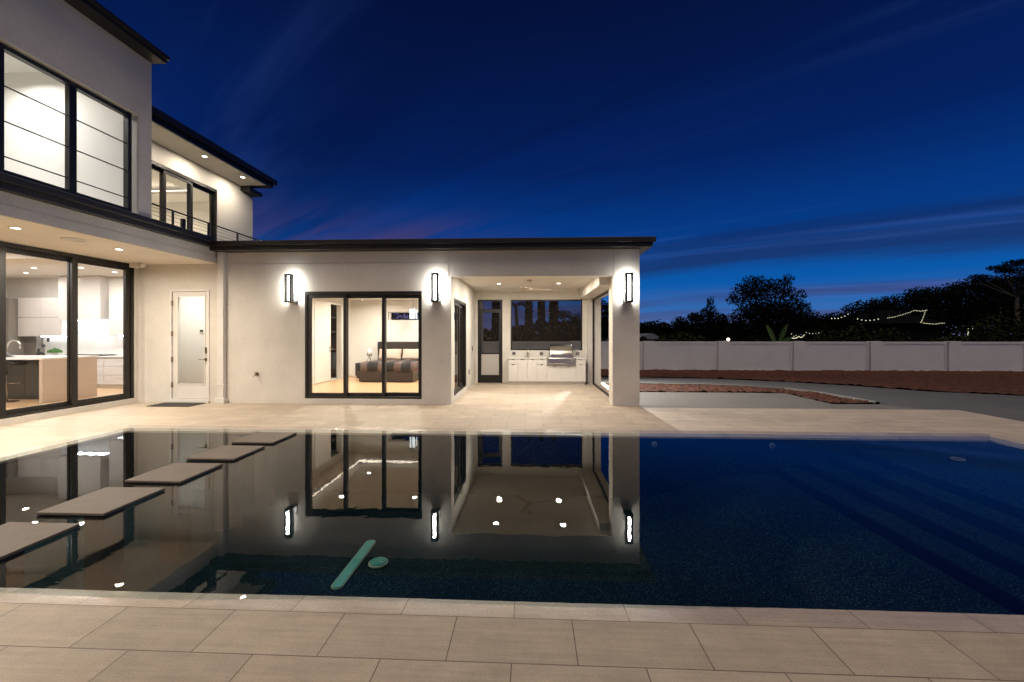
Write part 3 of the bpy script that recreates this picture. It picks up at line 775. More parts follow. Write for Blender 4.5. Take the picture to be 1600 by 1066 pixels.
mb = MB(); mb.box(-7.665, -7.612, YW - .018, YW + .014, .985, 1.055, .004); mb.tube([(-7.64, YW - .02, 1.02), (-7.64, YW - .055, 1.02), (-7.77, YW - .06, 1.02)], .009)
mb.build('handle', 'brass', door)
# hall: lit wall with thermostat and switch
hw = MB().box(-9.285, -7.165, 10.75, 10.81, .02, 2.98).build('partition_wall', 'drywall', house)
mb = MB(); mb.box(-8.76, -8.60, 10.722, 10.75, 1.645, 1.755, .008); th_ = mb.build('thermostat', 'white', house)
MB().box(-8.74, -8.655, 10.718, 10.7221, 1.67, 1.73).build('display', 'black', th_)
MB().box(-8.42, -8.33, 10.74, 10.75, 1.22, 1.37, .003).build('light_switch', 'white', house)

# downspout at the inside corner
mb = MB(); mb.box(-7.29, -7.14, YW - .11, YW - .004, .10, 3.53, .008); mb.box(-7.34, -7.10, YW - .14, YW - .004, .0, .13, .01)
mb.box(-7.305, -7.125, YW - .118, YW - .004, .42, .45); mb.box(-7.305, -7.125, YW - .118, YW - .004, 2.35, 2.38)
mb.build('downspout', 'trim', house)
# hose tap
mb = MB(); mb.tube([(-6.40, YW, .675), (-6.40, YW - .09, .675), (-6.42, YW - .12, .62)], .014); mb.tube([(-6.40, YW - .05, .675), (-6.40, YW - .05, .72)], .008); mb.tube([(-6.44, YW - .05, .722), (-6.36, YW - .05, .722)], .010); mb.lathe(-6.40, YW - .05, [(.03, .715), (.03, .728)], 14)
mb.box(-6.435, -6.365, YW - .012, YW, .64, .71)
mb.build('hose_tap', 'brass', house)
# security camera box at soffit corner
mb = MB(); mb.box(-9.26, -9.06, 9.28, 9.42, 3.16, 3.268, .008); mb.tube([(-9.06, 9.34, 3.21), (-8.88, 9.24, 3.19)], .045); mb.build('security_camera', 'trim', house)
# ceiling vent ring in soffit
mb = MB(); mb.lathe(-7.95, 6.96, [(.165, 3.267), (.165, 3.258), (.13, 3.252), (.125, 3.262)], 32); mb.build('soffit_speaker', 'trim', house)

# recessed downlights
def downlight(x, y, z, power, col, lens='lens', r=.055, spread=150):
    mb = MB(); n = 24
    vs = [(x + q * math.cos(2 * math.pi * k / n), y + q * math.sin(2 * math.pi * k / n), zz) for q, zz in ((r + .03, z - .001), (r + .026, z - .007), (r + .002, z - .007), (r, z - .001)) for k in range(n)]
    mb.add(vs, [(j * n + k, j * n + (k + 1) % n, (j + 1) * n + (k + 1) % n, (j + 1) * n + k) for j in range(3) for k in range(n)], True)
    ring = mb.build('recessed_light', 'trim', house)
    mb = MB(); mb.add([(x + r * math.cos(2 * math.pi * k / n), y + r * math.sin(2 * math.pi * k / n), z - .003) for k in range(n)], [tuple(range(n))]); mb.build('lens', lens, ring)
    lamp('downlight', 'AREA', (x, y, z - .012), power, col, house, shape='DISK', size=2 * r, spread=R(spread))
for y in (7.81, 6.17, 4.53, 2.89, 1.25, -.4): downlight(-8.0, y, 3.268, 68 if y > 4 else 70, WARM, spread=172)
for y in (9.2, 10.85, 12.34): downlight(-8.72, y, 6.375, 30, WARM, spread=178)
for x, y in ((-.89, 11.8), (.79, 11.8), (-.85, 10.3), (.79, 10.3)): downlight(x, y, 3.04, 44, (1, .90, .76), spread=178)
for x, y in ((-14.4, 11.35), (-13.1, 10.5), (-11.8, 10.5), (-11.7, 11.3), (-13.1, 8.0), (-11.0, 7.2), (-12.6, 5.0), (-11, 3.0)): downlight(x, y, 3.366, 27 if y > 11 else 68, (1, .96, .92), 'lenscool', spread=178)
for x, y in ((-5.6, 12.2), (-3.4, 12.2), (-5.6, 14.3), (-3.4, 14.3)): downlight(x, y, 3.187, 76, (1, .91, .78))
for x in (-8.75, -7.75): downlight(x, 9.95, 2.988, 22, (1, .95, .88), 'lenscool', spread=178)
for x, y in ((-13.4, 3.0), (-13.4, 5.6), (-9.2, 6.7), (-9.2, 4.2)): downlight(x, y, 6.587 if x < -12.6 or y > 6.2 else 6.297, 56, (1, .97, .95), 'lenscool')
for x, y in ((-12.8, 10.0), (-11.6, 11.4), (-14, 11.4)): downlight(x, y, 6.287, 60, WARM)

# wall sconces: open black frame with a glass tube on a bracket
def sconce(x, z, y=YW, label='', first=None):
    t = thing('wall_sconce', label, 'wall light', (x, y, z), 'wall sconces on the white house')
    mb = MB(); mb.box(x - .085, x + .085, y - .025, y, z - .31, z - .10, .004)
    mb.box(x - .085, x + .085, y - .25, y - .025, z - .32, z - .285, .004)
    mb.build('bracket', 'sconcemetal', t)
    mb = MB(); f0 = y - .25; f1 = y - .14
    for sx in (-1, 1):
        for yy in (f0, f1 - .022):
            mb.box(x + sx * .061 - .020, x + sx * .061 + .020, yy, yy + .03, z - .285, z + .30)
    mb.box(x - .081, x + .081, f0, f1, z + .29, z + .33); 
    mb.build('frame', 'sconcemetal', t, bevel=.003)
    mb = MB(); mb.lathe(x, (f0 + f1) / 2, [(.02, z - .275), (.027, z - .27), (.027, z + .27), (.02, z + .285)], 20)
    mb.build('diffuser', 'tube', t)
    lamp('back_glow', 'AREA', (x, f1 + .014, z + .01), 20, (1, .97, .90), t, shape='RECTANGLE', size=.10, size_y=.52, rot=(R(90), 0, 0), spread=R(172))
    lamp('front_glow', 'AREA', (x, f0 - .004, z + .01), 16, (1, .97, .90), t, shape='RECTANGLE', size=.05, size_y=.52, rot=(R(-90), 0, 0), spread=R(172))
    return t
sconce(-5.52, 2.66, label='black framed wall sconce glowing left of the bedroom sliding door')
sconce(-2.15, 2.66, label='black framed wall sconce glowing between the sliding door and patio opening')
sconce(2.17, 2.64, label='black framed wall sconce glowing on the corner pillar of the patio')
# post floodlight behind the house, screened by the patio's back column; it throws the cool light over the drive and the far deck
t = thing('garden_floodlight', 'floodlight on a slim post behind the patio back column', 'floodlight', (2.33, 17.0, -.2))
MB().tube([(2.33, 17.0, -.25), (2.33, 17.0, 3.0)], .03, 10).build('post', 'black', t)
MB().box(2.25, 2.41, 16.93, 17.03, 2.98, 3.12, .01).build('housing', 'black', t)
MB().quad((2.27, 16.925, 3.0), (2.39, 16.925, 3.0), (2.39, 16.925, 3.1), (2.27, 16.925, 3.1)).build('lens', 'flood', t)
fl = lamp('flood_lamp', 'AREA', (2.33, 16.90, 3.05), 560, (1, .95, .88), t, shape='RECTANGLE', size=.12, size_y=.55, spread=R(160))
fl.rotation_euler = Vector((4.2, -12.5, -2.6)).to_track_quat('-Z', 'Y').to_euler()

# balcony railing
rail = thing('balcony_railing', 'dark cable railing along the upper balcony edge', 'railing', (-7.4, 10, 3.66))
mb = MB(); mb.tube([(-7.40, 7.81, 4.17), (-7.40, 12.6, 4.17)], .017); mb.build('handrail', 'bronze', rail)
for y in (8.36, 9.32, 10.28, 11.24, 12.2):
    MB().box(-7.415, -7.385, y - .016, y + .016, 3.66, 4.155).build('post', 'bronze', rail)
MB().box(-7.45, -7.39, 8.60, 8.68, 3.66, 4.08, .006).build('gate_post', 'bronze', rail)
for z in (3.72, 3.80, 3.88, 3.96, 4.04, 4.11):
    MB().tube([(-7.40, 7.81, z), (-7.40, 12.6, z)], .004, 6).build('cable', 'steel', rail)

# patio: screens
def screenwin():
    mb = MB(); y = 13.88
    mb.box(-.66, -.62, y, y + .05, 1.08, 2.755); mb.box(1.66, 1.70, y, y + .05, 1.08, 2.755); mb.box(-.62, 1.66, y, y + .05, 2.71, 2.755); mb.box(-.62, 1.66, y, y + .05, 1.08, 1.115)
    f_ = mb.build('screen_window', 'bronze', house)
    MB().quad((-.62, y + .025, 1.115), (1.66, y + .025, 1.115), (1.66, y + .025, 2.71), (-.62, y + .025, 2.71)).build('mesh_screen', 'screen', f_)
    mb = MB(); mb.box(-1.755, -1.70, y, y + .05, 0, 2.76); mb.box(-.985, -.93, y, y + .05, 0, 2.76); mb.box(-1.70, -.985, y, y + .05, 2.71, 2.76); mb.box(-1.70, -.985, y, y + .05, 2.39, 2.45)
    f_ = mb.build('screen_door', 'bronze', house)
    mb = MB(); mb.box(-1.70, -1.635, y, y + .04, .012, 2.385); mb.box(-1.05, -.985, y, y + .04, .012, 2.385); mb.box(-1.635, -1.05, y, y + .04, 2.33, 2.385); mb.box(-1.635, -1.05, y, y + .04, .95, .99); mb.box(-1.635, -1.05, y, y + .04, .012, .26)
    mb.build('door_panel', 'bronze', f_, bevel=.004)
    MB().quad((-1.635, y + .02, .99), (-1.05, y + .02, .99), (-1.05, y + .02, 2.33), (-1.635, y + .02, 2.33)).build('mesh_screen', 'screen', f_)
    MB().quad((-1.70, y + .02, 2.45), (-.985, y + .02, 2.45), (-.985, y + .02, 2.71), (-1.70, y + .02, 2.71)).build('mesh_screen', 'screen', f_)
    MB().box(-1.635, -1.05, y + .01, y + .02, .26, .95).build('kick_panel', 'frost', f_)
    MB().box(-1.04, -1.0, y - .02, y, 1.28, 1.44, .004).build('handle', 'black', f_)
    mb = MB(); x = 2.0
    mb.box(x, x + .05, 10.0, 10.04, 0, 2.76); mb.box(x, x + .05, 13.61, 13.65, 0, 2.76); mb.box(x, x + .05, 10.04, 13.61, 2.70, 2.76); mb.box(x, x + .05, 10.04, 13.61, 0, .05)
    f_ = mb.build('screen_frame', 'bronze', house)
screenwin()
for nm, y, z in (('light_switch', 13.0, 1.17), ('power_outlet', 12.3, .5)):
    MB().box(-1.82, -1.805, y - .05, y + .05, z - .075, z + .075, .003).build(nm, 'black', house)
for x in (-.55, .36, 1.54):
    o_ = MB().box(x - .055, x + .055, 13.83, 13.85, .93, 1.03, .004).build('power_outlet', 'greyunit', house)
    MB().box(x - .03, x + .03, 13.822, 13.83, .95, 1.01, .003).build('socket_cover', 'steel', o_)

# ceiling fan
fan = thing('ceiling_fan', 'pale three blade ceiling fan hanging from the patio ceiling', 'ceiling fan', (-.03, 11.0, 3.04))
fx, fy = -.03, 11.0
mb = MB(); mb.lathe(fx, fy, [(.07, 3.04), (.065, 3.0), (.02, 2.985)], 20); mb.tube([(fx, fy, 2.99), (fx, fy, 2.83)], .013); mb.build('mount', 'taupe', fan)
mb = MB(); mb.lathe(fx, fy, [(.03, 2.84), (.07, 2.82), (.075, 2.77), (.04, 2.74)], 20); mb.build('motor', 'taupe', fan)
for k in range(3):
    a = R(12 + 120 * k); u = Vector((math.cos(a), math.sin(a), 0)); v = Vector((-u.y, u.x, 0))
    mb = MB(); c = Vector((fx, fy, 2.785))
    pts = [c + u * .07 + v * .03, c + u * .25 + v * .065, c + u * .62 + v * .05, c + u * .66, c + u * .62 - v * .045, c + u * .25 - v * .05, c + u * .07 - v * .03]
    n = len(pts); tilt = .03
    vs = [p + Vector((0, 0, tilt * ((p - c).dot(v)) * 6 * .1)) for p in pts]
    mb.add([p for p in vs] + [p + Vector((0, 0, -.008)) for p in vs], [tuple(range(n)), tuple(range(2 * n - 1, n - 1, -1))] + [(i, (i + 1) % n, n + (i + 1) % n, n + i) for i in range(n)])
    mb.build('blade', 'taupe', fan)

# outdoor counter
ctr = thing('outdoor_counter', 'white outdoor kitchen counter with handled cabinet doors on the patio', 'counter', (.5, 13.5, 0))
mb = csg([('+', (-.70, 1.74, 13.32, 13.83, .10, .83)), ('+', (-.68, 1.72, 13.38, 13.83, 0, .10)), ('-', (.53, 1.42, 13.32, 13.83, .62, .83))])
mb.build('body', 'white', ctr)
mb = MB(); mb.box(-.72, .52, 13.28, 13.83, .83, .865); mb.box(1.43, 1.76, 13.28, 13.83, .83, .865); mb.build('countertop', 'quartz', ctr, bevel=.004)
doors = [(-.695, -.405, .12, .66), (-.40, -.105, .12, .82), (-.10, .205, .12, .82), (.21, .505, .12, .66), (.535, .98, .12, .60), (.985, 1.42, .12, .60), (1.44, 1.735, .12, .66)]
for x0, x1, z0, z1 in doors:
    dd = MB().box(x0 + .004, x1 - .004, 13.30, 13.318, z0, z1).build('cabinet_door', 'white', ctr, bevel=.002)
    MB().box((x0 + x1) / 2 - .04, (x0 + x1) / 2 + .04, 13.285, 13.30, z1 - .012, z1 + .002).build('handle', 'steel', dd)
for x0, x1 in ((-.695, -.405), (.21, .505), (1.44, 1.735)):
    dd = MB().box(x0 + .004, x1 - .004, 13.30, 13.318, .67, .82).build('drawer', 'white', ctr, bevel=.002)
    MB().box((x0 + x1) / 2 - .04, (x0 + x1) / 2 + .04, 13.285, 13.30, .808, .822).build('handle', 'steel', dd)
# grill
gr = thing('gas_grill', 'stainless steel built in gas grill with raised hood', 'grill', (.975, 13.5, .62))
mb = MB(); mb.box(.535, 1.415, 13.27, 13.82, .625, .87, .006); mb.build('body', 'steel', gr)
mb = MB(); prof_ = [(13.80, .875), (13.80, 1.26), (13.66, 1.275), (13.52, 1.22), (13.40, 1.08), (13.36, .98), (13.36, .965)]
n = len(prof_)
vs = [(x, y, z) for x in (.62, 1.33) for y, z in prof_]
mb.add(vs, [tuple(range(n)), tuple(range(2 * n - 1, n - 1, -1))] + [(i, (i + 1) % n, n + (i + 1) % n, n + i) for i in range(n)])
hood = mb.build('hood', 'steel', gr, bevel=.008)
MB().tube([(.66, 13.36, 1.0), (.66, 13.30, 1.0), (1.29, 13.30, 1.0), (1.29, 13.36, 1.0)], .014).build('handle', 'chrome', hood)
MB().box(.60, 1.35, 13.35, 13.80, .872, .962, .004).build('firebox', 'steel', gr)
mb = MB(); mb.box(.56, 1.39, 13.235, 13.27, .66, .855, .012); mb.build('control_panel', 'steel', gr)
for k in range(5):
    x = .66 + k * .155
    mb = MB(); n = 16
    for (r0, d0), (r1, d1) in (((.034, 0), (.030, -.035)), ((.030, -.035), (0.0, -.036))):
        for j in range(n):
            a, b = 2 * math.pi * j / n, 2 * math.pi * (j + 1) / n
            mb.quad((x + r0 * math.cos(a), 13.235 + d0, .78 + r0 * math.sin(a)), (x + r0 * math.cos(b), 13.235 + d0, .78 + r0 * math.sin(b)), (x + r1 * math.cos(b), 13.235 + d1, .78 + r1 * math.sin(b)), (x + r1 * math.cos(a), 13.235 + d1, .78 + r1 * math.sin(a)))
    mb.build('knob', 'chrome', gr)
MB().tube([(.58, 13.22, .685), (1.37, 13.22, .685)], .013).build('front_rail', 'chrome', gr)
# patio tap
t = thing('counter_tap', 'tall slim tap behind the outdoor counter left of the grill', 'tap', (-.09, 13.7, .865))
mb = MB(); mb.tube([(-.09, 13.7, .865), (-.09, 13.7, 1.12)], .02); mb.tube([(-.09, 13.7, 1.11), (-.09, 13.55, 1.13)], .014); mb.lathe(-.09, 13.7, [(.035, .866), (.03, .885)], 16); mb.build('spout', 'brass', t)
MB().box(-.125, -.105, 13.69, 13.71, .98, 1.03).build('lever', 'brass', t)

# door mat
mt = thing('door_mat', 'black patterned door mat before the white side door', 'door mat', (-8.05, 9.3, 0))
mb = MB(); mb.box(-8.57, -7.58, 8.98, 9.50, .001, .014, .003); mb.build('mat', 'rubber', mt)

# ------------------------------------------------------------------ bedroom contents
bed = thing('bed', 'dark wood bed with striped duvet and beige pillows', 'bed', (-4.8, 14.7, .012))
mb = MB(); mb.box(-5.70, -3.88, 13.70, 15.62, .03, .40, .01); mb.build('bed_frame', 'bedwood', bed)
mb = MB(); mb.box(-5.78, -3.7, 15.62, 15.74, .03, 1.33, .01); mb.box(-5.78, -3.7, 15.60, 15.62, .98, 1.30, .004); mb.build('headboard', 'bedwood', bed)
MB().box(-5.64, -3.94, 13.78, 15.6, .40, .60, .05).build('mattress', 'mattress', bed)
bm = bmesh.new(); bmesh.ops.create_grid(bm, x_segments=48, y_segments=40, size=1)
for v in bm.verts:
    x = -4.79 + v.co.x * .98; y = 14.42 + v.co.y * .78
    ex = max(0, abs(v.co.x) - .86) / .14; ey = max(0, -v.co.y - .86) / .14
    drop = max(ex, ey)
    z = .68 + .035 * noise.noise(Vector((x * 3, y * 2.2, 1))) + .02 * noise.noise(Vector((x * 9, y * 5, 4))) - .30 * drop ** 1.6
    x = -4.79 + max(-.935, min(.935, v.co.x * .98)) + (.02 * ex * (1 if v.co.x > 0 else -1)); y = 14.42 + max(-.75, v.co.y * .78)
    v.co = Vector((x, y, z))
mb = MB(); mb.bm(bm, True); dv = mb.build('duvet', 'duvet', bed)
sm = dv.modifiers.new('thick', 'SOLIDIFY'); sm.thickness = .03
def cushion(cx, cy, cz, wx, wz, dep, lean, seed):
    bm = bmesh.new(); bmesh.ops.create_cube(bm, size=2); bmesh.ops.subdivide_edges(bm, edges=list(bm.edges), cuts=7, use_grid_fill=True)
    for v in bm.verts:
        p = v.co.copy(); e = max(abs(p.x), abs(p.z)); th = dep * (1 - .75 * (abs(p.x) ** 3 + abs(p.z) ** 3) / 2)
        q = Vector((p.x * wx * (1 - .05 * (1 - abs(p.z))), p.y * th, p.z * wz * (1 - .06 * (1 - abs(p.x)))))
        q += Vector((0, .02 * noise.noise(p * 2 + Vector((seed, 0, 0))), 0))
        q.rotate(Matrix.Rotation(lean, 3, 'X')); v.co = q + Vector((cx, cy, cz))
    mb = MB(); mb.bm(bm, True); return mb
cushion(-5.22, 15.40, .86, .42, .20, .10, R(-22), 1).build('pillow', 'pillow', bed)
cushion(-4.33, 15.40, .86, .42, .20, .10, R(-22), 5).build('pillow', 'pillow', bed)
ns = thing('nightstand', 'dark wood nightstand left of the bed', 'nightstand', (-6.1, 15.2, .012))
MB().box(-6.36, -5.83, 14.95, 15.4, .10, .56, .006).build('body', 'bedwood', ns); 
MB().box(-6.34, -5.85, 14.93, 14.95, .30, .54, .003).build('drawer', 'bedwood', ns)
MB().box(-6.32, -5.87, 14.98, 15.36, .012, .10).build('plinth', 'black', ns)
tl = thing('table_lamp', 'small white drum lamp on tripod legs by the bed', 'lamp', (-5.93, 15.2, .56))
for k in range(3):
    a = R(90 + 120 * k); MB().tube([(-5.93 + .10 * math.cos(a), 15.2 + .10 * math.sin(a), .562), (-5.93, 15.2, .84)], .008).build('leg', 'black', tl)
MB().lathe(-5.93, 15.2, [(.10, .82), (.075, 1.08)], 24).build('lamp_shade', 'pot', tl)
cl = thing('crystal_pendant', 'glowing crystal rod pendant lamp hanging beside the bed', 'pendant lamp', (-4.33, 15.3, 3.18))
MB().tube([(-4.33, 15.3, 3.187), (-4.33, 15.3, 2.56)], .006).build('cable', 'black', cl)
mb = MB()
for k in range(11):
    a = k * 2.4; r = .03 + .012 * k
    mb.tube([(-4.33 + r * math.cos(a), 15.3 + r * math.sin(a), 2.18 + .012 * (k % 4)), (-4.33 + r * math.cos(a), 15.3 + r * math.sin(a), 2.54 - .02 * (k % 3))], .013, 8)
mb.build('crystal_rod', 'crystal', cl)
MB().lathe(-4.33, 15.3, [(.16, 2.545), (.16, 2.56)], 24).build('canopy', 'chrome', cl)
# closet
cd = thing('closet_door', 'white sliding closet door left ajar in the bedroom', 'door', (-6.87, 13.6, 0))
MB().box(-6.886, -6.85, 13.05, 14.1, .03, 2.69, .004).build('leaf', 'white', cd)
MB().box(-6.85, -6.842, 14.0, 14.05, 1.0, 1.2).build('handle', 'steel', cd)
mb = MB(); mb.box(-6.886, -6.86, 14.95, 15.06, .013, 2.77); mb.box(-6.886, -6.87, 12.9, 14.95, 2.70, 2.77); mb.build('closet_trim', 'trim', house)
sh = thing('closet_shelving', 'dark closet shelving with shelves and hanging rail', 'shelving', (-7.5, 14.5, 0))
MB().box(-7.93, -7.90, 13.3, 15.38, .01, 2.68).build('back_panel', 'closetdark', sh)
MB().box(-7.90, -7.06, 15.34, 15.38, .01, 2.68).build('side_panel', 'closetdark', sh)
for z in (1.05, 1.68, 2.2): MB().box(-7.9, -7.1, 13.3, 15.34, z, z + .03).build('shelf', 'closetdark', sh)
for i, (x, mname, z0, z1, lab) in enumerate(((-7.2, 'cloth1', .25, .95, 'dark bag standing inside the closet'), (-7.42, 'cloth2', .45, .78, 'red cloth bundle inside the closet'))):
    o = cushion(x, 15.05 - .25 * i, (z0 + z1) / 2, .14, (z1 - z0) / 2, .15, 0, 9 + i); tag(o.build('bag' if i == 0 else 'cloth_bundle', mname), lab, 'bag' if i == 0 else 'clothing')

# ------------------------------------------------------------------ kitchen contents
isl = thing('kitchen_island', 'kitchen island with taupe end panel, dark seating side and white top', 'kitchen island', (-13.1, 9.9, .012))
MB().box(-11.38, -11.30, 9.22, 10.45, .013, 1.02, .003).build('end_panel', 'taupe', isl)
mb = MB(); mb.box(-15.2, -11.38, 9.72, 10.45, .10, 1.02); mb.box(-15.2, -11.40, 9.78, 10.4, .013, .10); mb.build('body', 'darkunit', isl)
for k in range(4): MB().box(-15.18 + k * .95, -15.18 + k * .95 + .94, 9.70, 9.72, .12, 1.0).build('cabinet_door', 'darkunit', isl, bevel=.003)
MB().box(-15.25, -11.28, 9.20, 10.48, 1.02, 1.06, .004).build('countertop', 'quartz', isl)
fa = thing('kitchen_faucet', 'chrome gooseneck faucet on the kitchen island', 'faucet', (-13.57, 10.3, 1.06))
pts = [(-13.57, 10.3, 1.06), (-13.57, 10.3, 1.30)] + [(-13.40 - .17 * math.cos(a), 10.3, 1.30 + .15 * math.sin(a)) for a in [math.pi * k / 10 for k in range(1, 10)]] + [(-13.23, 10.3, 1.24)]
MB().tube(pts, .017, 12).build('spout', 'chrome', fa)
MB().lathe(-13.57, 10.3, [(.03, 1.061), (.03, 1.10)], 16).build('base', 'chrome', fa)
MB().tube([(-13.57, 10.28, 1.12), (-13.57, 10.2, 1.16)], .008).build('lever', 'chrome', fa)
def stool(x, y, label, group=None):
    t = thing('bar_stool', label, 'bar stool', (x, y, .012), 'bar stools at the kitchen island')
    MB().lathe(x, y, [(.22, .013), (.22, .025), (.05, .045)], 32).build('base', 'chrome', t)
    MB().tube([(x, y, .04), (x, y, .86)], .03, 16).build('column', 'chrome', t)
    MB().tube([(x, y, .45)] + [(x + .20 * math.sin(a), y + .02 + .2 * (1 - math.cos(a)) * .6, .45) for a in (.9, 1.5, 2.0)], .012).build('footrest', 'chrome', t)
    bm = bmesh.new(); bmesh.ops.create_grid(bm, x_segments=20, y_segments=20, size=1)
    for v in bm.verts:
        a, b = v.co.x, v.co.y
        k = 1 - .45 * max(0, abs(b) - .35)
        rise = (.02 + .15 * abs(a) ** 2.2 + .06 * max(0, -b)) * (1.05 - b)
        v.co = Vector((x + a * .25 * k, y + b * .32 - .02, .90 + rise))
    mb = MB()
    bmesh.ops.rotate(bm, cent=(x, y, 0), matrix=Matrix.Rotation(R(-68), 3, 'Z'), verts=bm.verts)
    mb.bm(bm, True); o = mb.build('seat', 'blackleather', t)
    md = o.modifiers.new('thick', 'SOLIDIFY'); md.thickness = .045; md.offset = 0
    MB().lathe(x, y, [(.05, .85), (.13, .875), (.13, .882)], 20).build('seat_plate', 'chrome', t)
stool(-12.38, 9.36, 'black shell bar stool on a chrome column nearest the taupe island end')
stool(-13.35, 9.36, 'black shell bar stool farther along the island, mostly hidden by the door frame')
kc = thing('kitchen_cabinets', 'white glossy kitchen cabinets and hood along the back wall', 'cabinets', (-13, 12.2, 0))
mb = MB(); mb.box(-15.25, -10.0, 11.87, 12.47, .12, .93); mb.box(-15.25, -10.0, 11.92, 12.47, .013, .12); mb.build('base_unit', 'white', kc)
x = -15.2
for k in range(6):
    for z0, z1 in ((.13, .40), (.405, .66), (.665, .92)): MB().box(x + .003, x + .857, 11.85, 11.87, z0, z1 - .004).build('drawer', 'gloss', kc, bevel=.002)
    x += .86
MB().box(-15.27, -10.0, 11.82, 12.47, .93, .965, .003).build('countertop', 'quartz', kc)
MB().box(-15.25, -10.0, 12.468, 12.486, .966, 2.05).build('backsplash', 'quartz', kc)
for x0, x1, z0, z1 in ((-15.62, -14.9, 1.55, 2.12), (-14.9, -14.20, 1.55, 2.12), (-15.62, -14.9, 2.13, 2.72), (-14.9, -14.20, 2.13, 2.72), (-12.72, -12.0, 1.57, 2.72), (-12.0, -11.2, 1.57, 2.72), (-11.2, -10.4, 1.57, 2.72)):
    MB().box(x0 + .003, x1 - .003, 12.1, 12.47, z0, z1).build('wall_unit', 'gloss', kc, bevel=.003)
MB().box(-14.197, -12.88, 12.0, 12.47, 2.04, 3.36).build('hood', 'gloss', kc, bevel=.003)
MB().box(-12.88, -10.0, 12.25, 12.47, 2.73, 3.36).build('bulkhead', 'drywall', kc)
MB().box(-16.4, -15.65, 11.9, 12.47, .013, 2.70, .003).build('tall_unit', 'greyunit', kc)
MB().box(-15.65, -15.27, 12.3, 12.47, .013, 1.55, .003).build('tall_unit', 'greyunit', kc)
mb = MB(); mb.box(-15.2, -14.25, 12.36, 12.39, 1.535, 1.548); mb.box(-14.1, -12.95, 12.20, 12.36, 2.025, 2.038); mb.box(-12.7, -10.5, 12.36, 12.39, 1.555, 1.568); mb.build('under_cabinet_light', 'ledcool', kc)
MB().box(-14.05, -12.75, 11.95, 12.38, .966, .985, .003).build('cooktop', 'black', kc)
for k in range(4): MB().box(-13.98 + k * .32, -13.72 + k * .32, 12.0, 12.32, .986, 1.0).build('burner_grate', 'black', kc)
MB().box(-15.12, -15.04, 12.455, 12.468, 1.38, 1.50).build('power_outlet', 'black', kc)
pp = thing('potted_plant', 'small green plant in white pot on kitchen counter', 'plant', (-14.0, 11.98, .966))
px_, py_ = -14.33, 12.02
pp.location = (px_, py_, .966); ORG[pp] = Vector((px_, py_, .966))
MB().lathe(px_, py_, [(.055, .967), (.075, 1.06), (.065, 1.06), (.06, 1.05)], 20).build('pot', 'pot', pp)
mb = MB()
for k in range(420):
    a = random.uniform(0, 6.28); r = .19 * math.sqrt(random.random()); mb.leaf((px_ + r * math.cos(a), py_ + r * .6 * math.sin(a), 1.07 + random.uniform(0, .14) * (1 - r / .26)), .06)
mb.build('foliage', 'leafgreen', pp)
fg = thing('figurine', 'small black sculpture beside the plant on kitchen counter', 'figurine', (-14.75, 12.0, .966))
mb = MB(); mb.tube([(-14.86, 12, .98), (-14.82, 12, 1.12), (-14.80, 12, 1.20)], [.03, .035, .025]); mb.tube([(-14.84, 12, 1.0), (-14.74, 12, 1.06), (-14.64, 12, .99)], [.03, .035, .025]); mb.ball((-14.66, 12, 1.27), .042); mb.tube([(-14.66, 12, 1.27), (-14.64, 12, 1.0)], .01); mb.box(-14.90, -14.55, 11.95, 12.05, .967, .985)
mb.build('body', 'black', fg)

# ------------------------------------------------------------------ yard: drive, curb, mulch
def sheet(name, pts, m, off, kind='structure'):
    mb = MB(); mb.poly([(x, y, zg(y) + off) for x, y in pts]); o = mb.build(name, m); o['kind'] = kind; return o
drive = [(2.45, 13.6), (2.45, 14.9), (3.8, 14.88), (5.85, 14.68), (7.0, 14.2), (7.95, 13.5), (8.27, 12.6), (8.3, 11.4), (8.22, 10.3), (8.65, 9.35), (9.1, 9.35), (9.17, 8.2), (8.9, -6), (40, -6), (40, 6), (17.5, 10), (13.7, 12.2), (12.0, 13.2), (11.1, 14.8), (9.6, 16.3), (7.5, 17.65), (4.65, 18.1), (-3, 18.3), (-3, 15.0), (2.0, 14.95)]
sheet('driveway', [(2.1, 14.6), (3.8, 14.88), (5.85, 14.68), (7.0, 14.2), (7.95, 13.5), (8.27, 12.6), (8.3, 11.4), (8.22, 10.3), (8.7, 9.36), (9.2, 9.36), (9.2, 8.2), (9.2, 4), (30, 4), (17.5, 10), (13.7, 12.2), (12.0, 13.2), (11.1, 14.8), (9.6, 16.3), (7.5, 17.65), (4.65, 18.1), (-8, 18.4), (-8, 16.6), (2.1, 16.6)], 'concrete', -.030)
sheet('concrete_pad', [(2.45, 9.35), (6.95, 9.35), (8.65, 9.35), (8.2, 10.28), (7.13, 10.24), (7.25, 11.4), (7.33, 12.48), (3.24, 12.57), (2.45, 12.57)], 'pad', -.022)
mb = MB()
line = [(2.5, 14.86), (3.82, 14.84), (5.82, 14.66), (6.9, 14.2), (7.95, 13.46), (8.25, 12.6), (8.27, 11.4), (8.21, 10.3)]
for i in range(len(line)):
    pass
off = []
for i, (x, y) in enumerate(line):
    a = line[max(0, i - 1)]; b = line[min(len(line) - 1, i + 1)]; d = Vector((b[0] - a[0], b[1] - a[1])).normalized(); nrm = Vector((-d.y, d.x)); off.append(((x - nrm.x * .05, y - nrm.y * .05), (x + nrm.x * .05, y + nrm.y * .05)))
for i in range(len(line) - 1):
    (a, b), (c, d) = off[i], off[i + 1]; h0, h1 = zg(line[i][1]) + .035, zg(line[i + 1][1]) + .035
    mb.quad((*a, h0), (*c, h1), (*d, h1), (*b, h0)); mb.quad((*a, h0 - .1), (*c, h1 - .1), (*c, h1), (*a, h0)); mb.quad((*b, h0), (*d, h1), (*d, h1 - .1), (*b, h0 - .1))
struct(mb, 'kerb', 'curb')
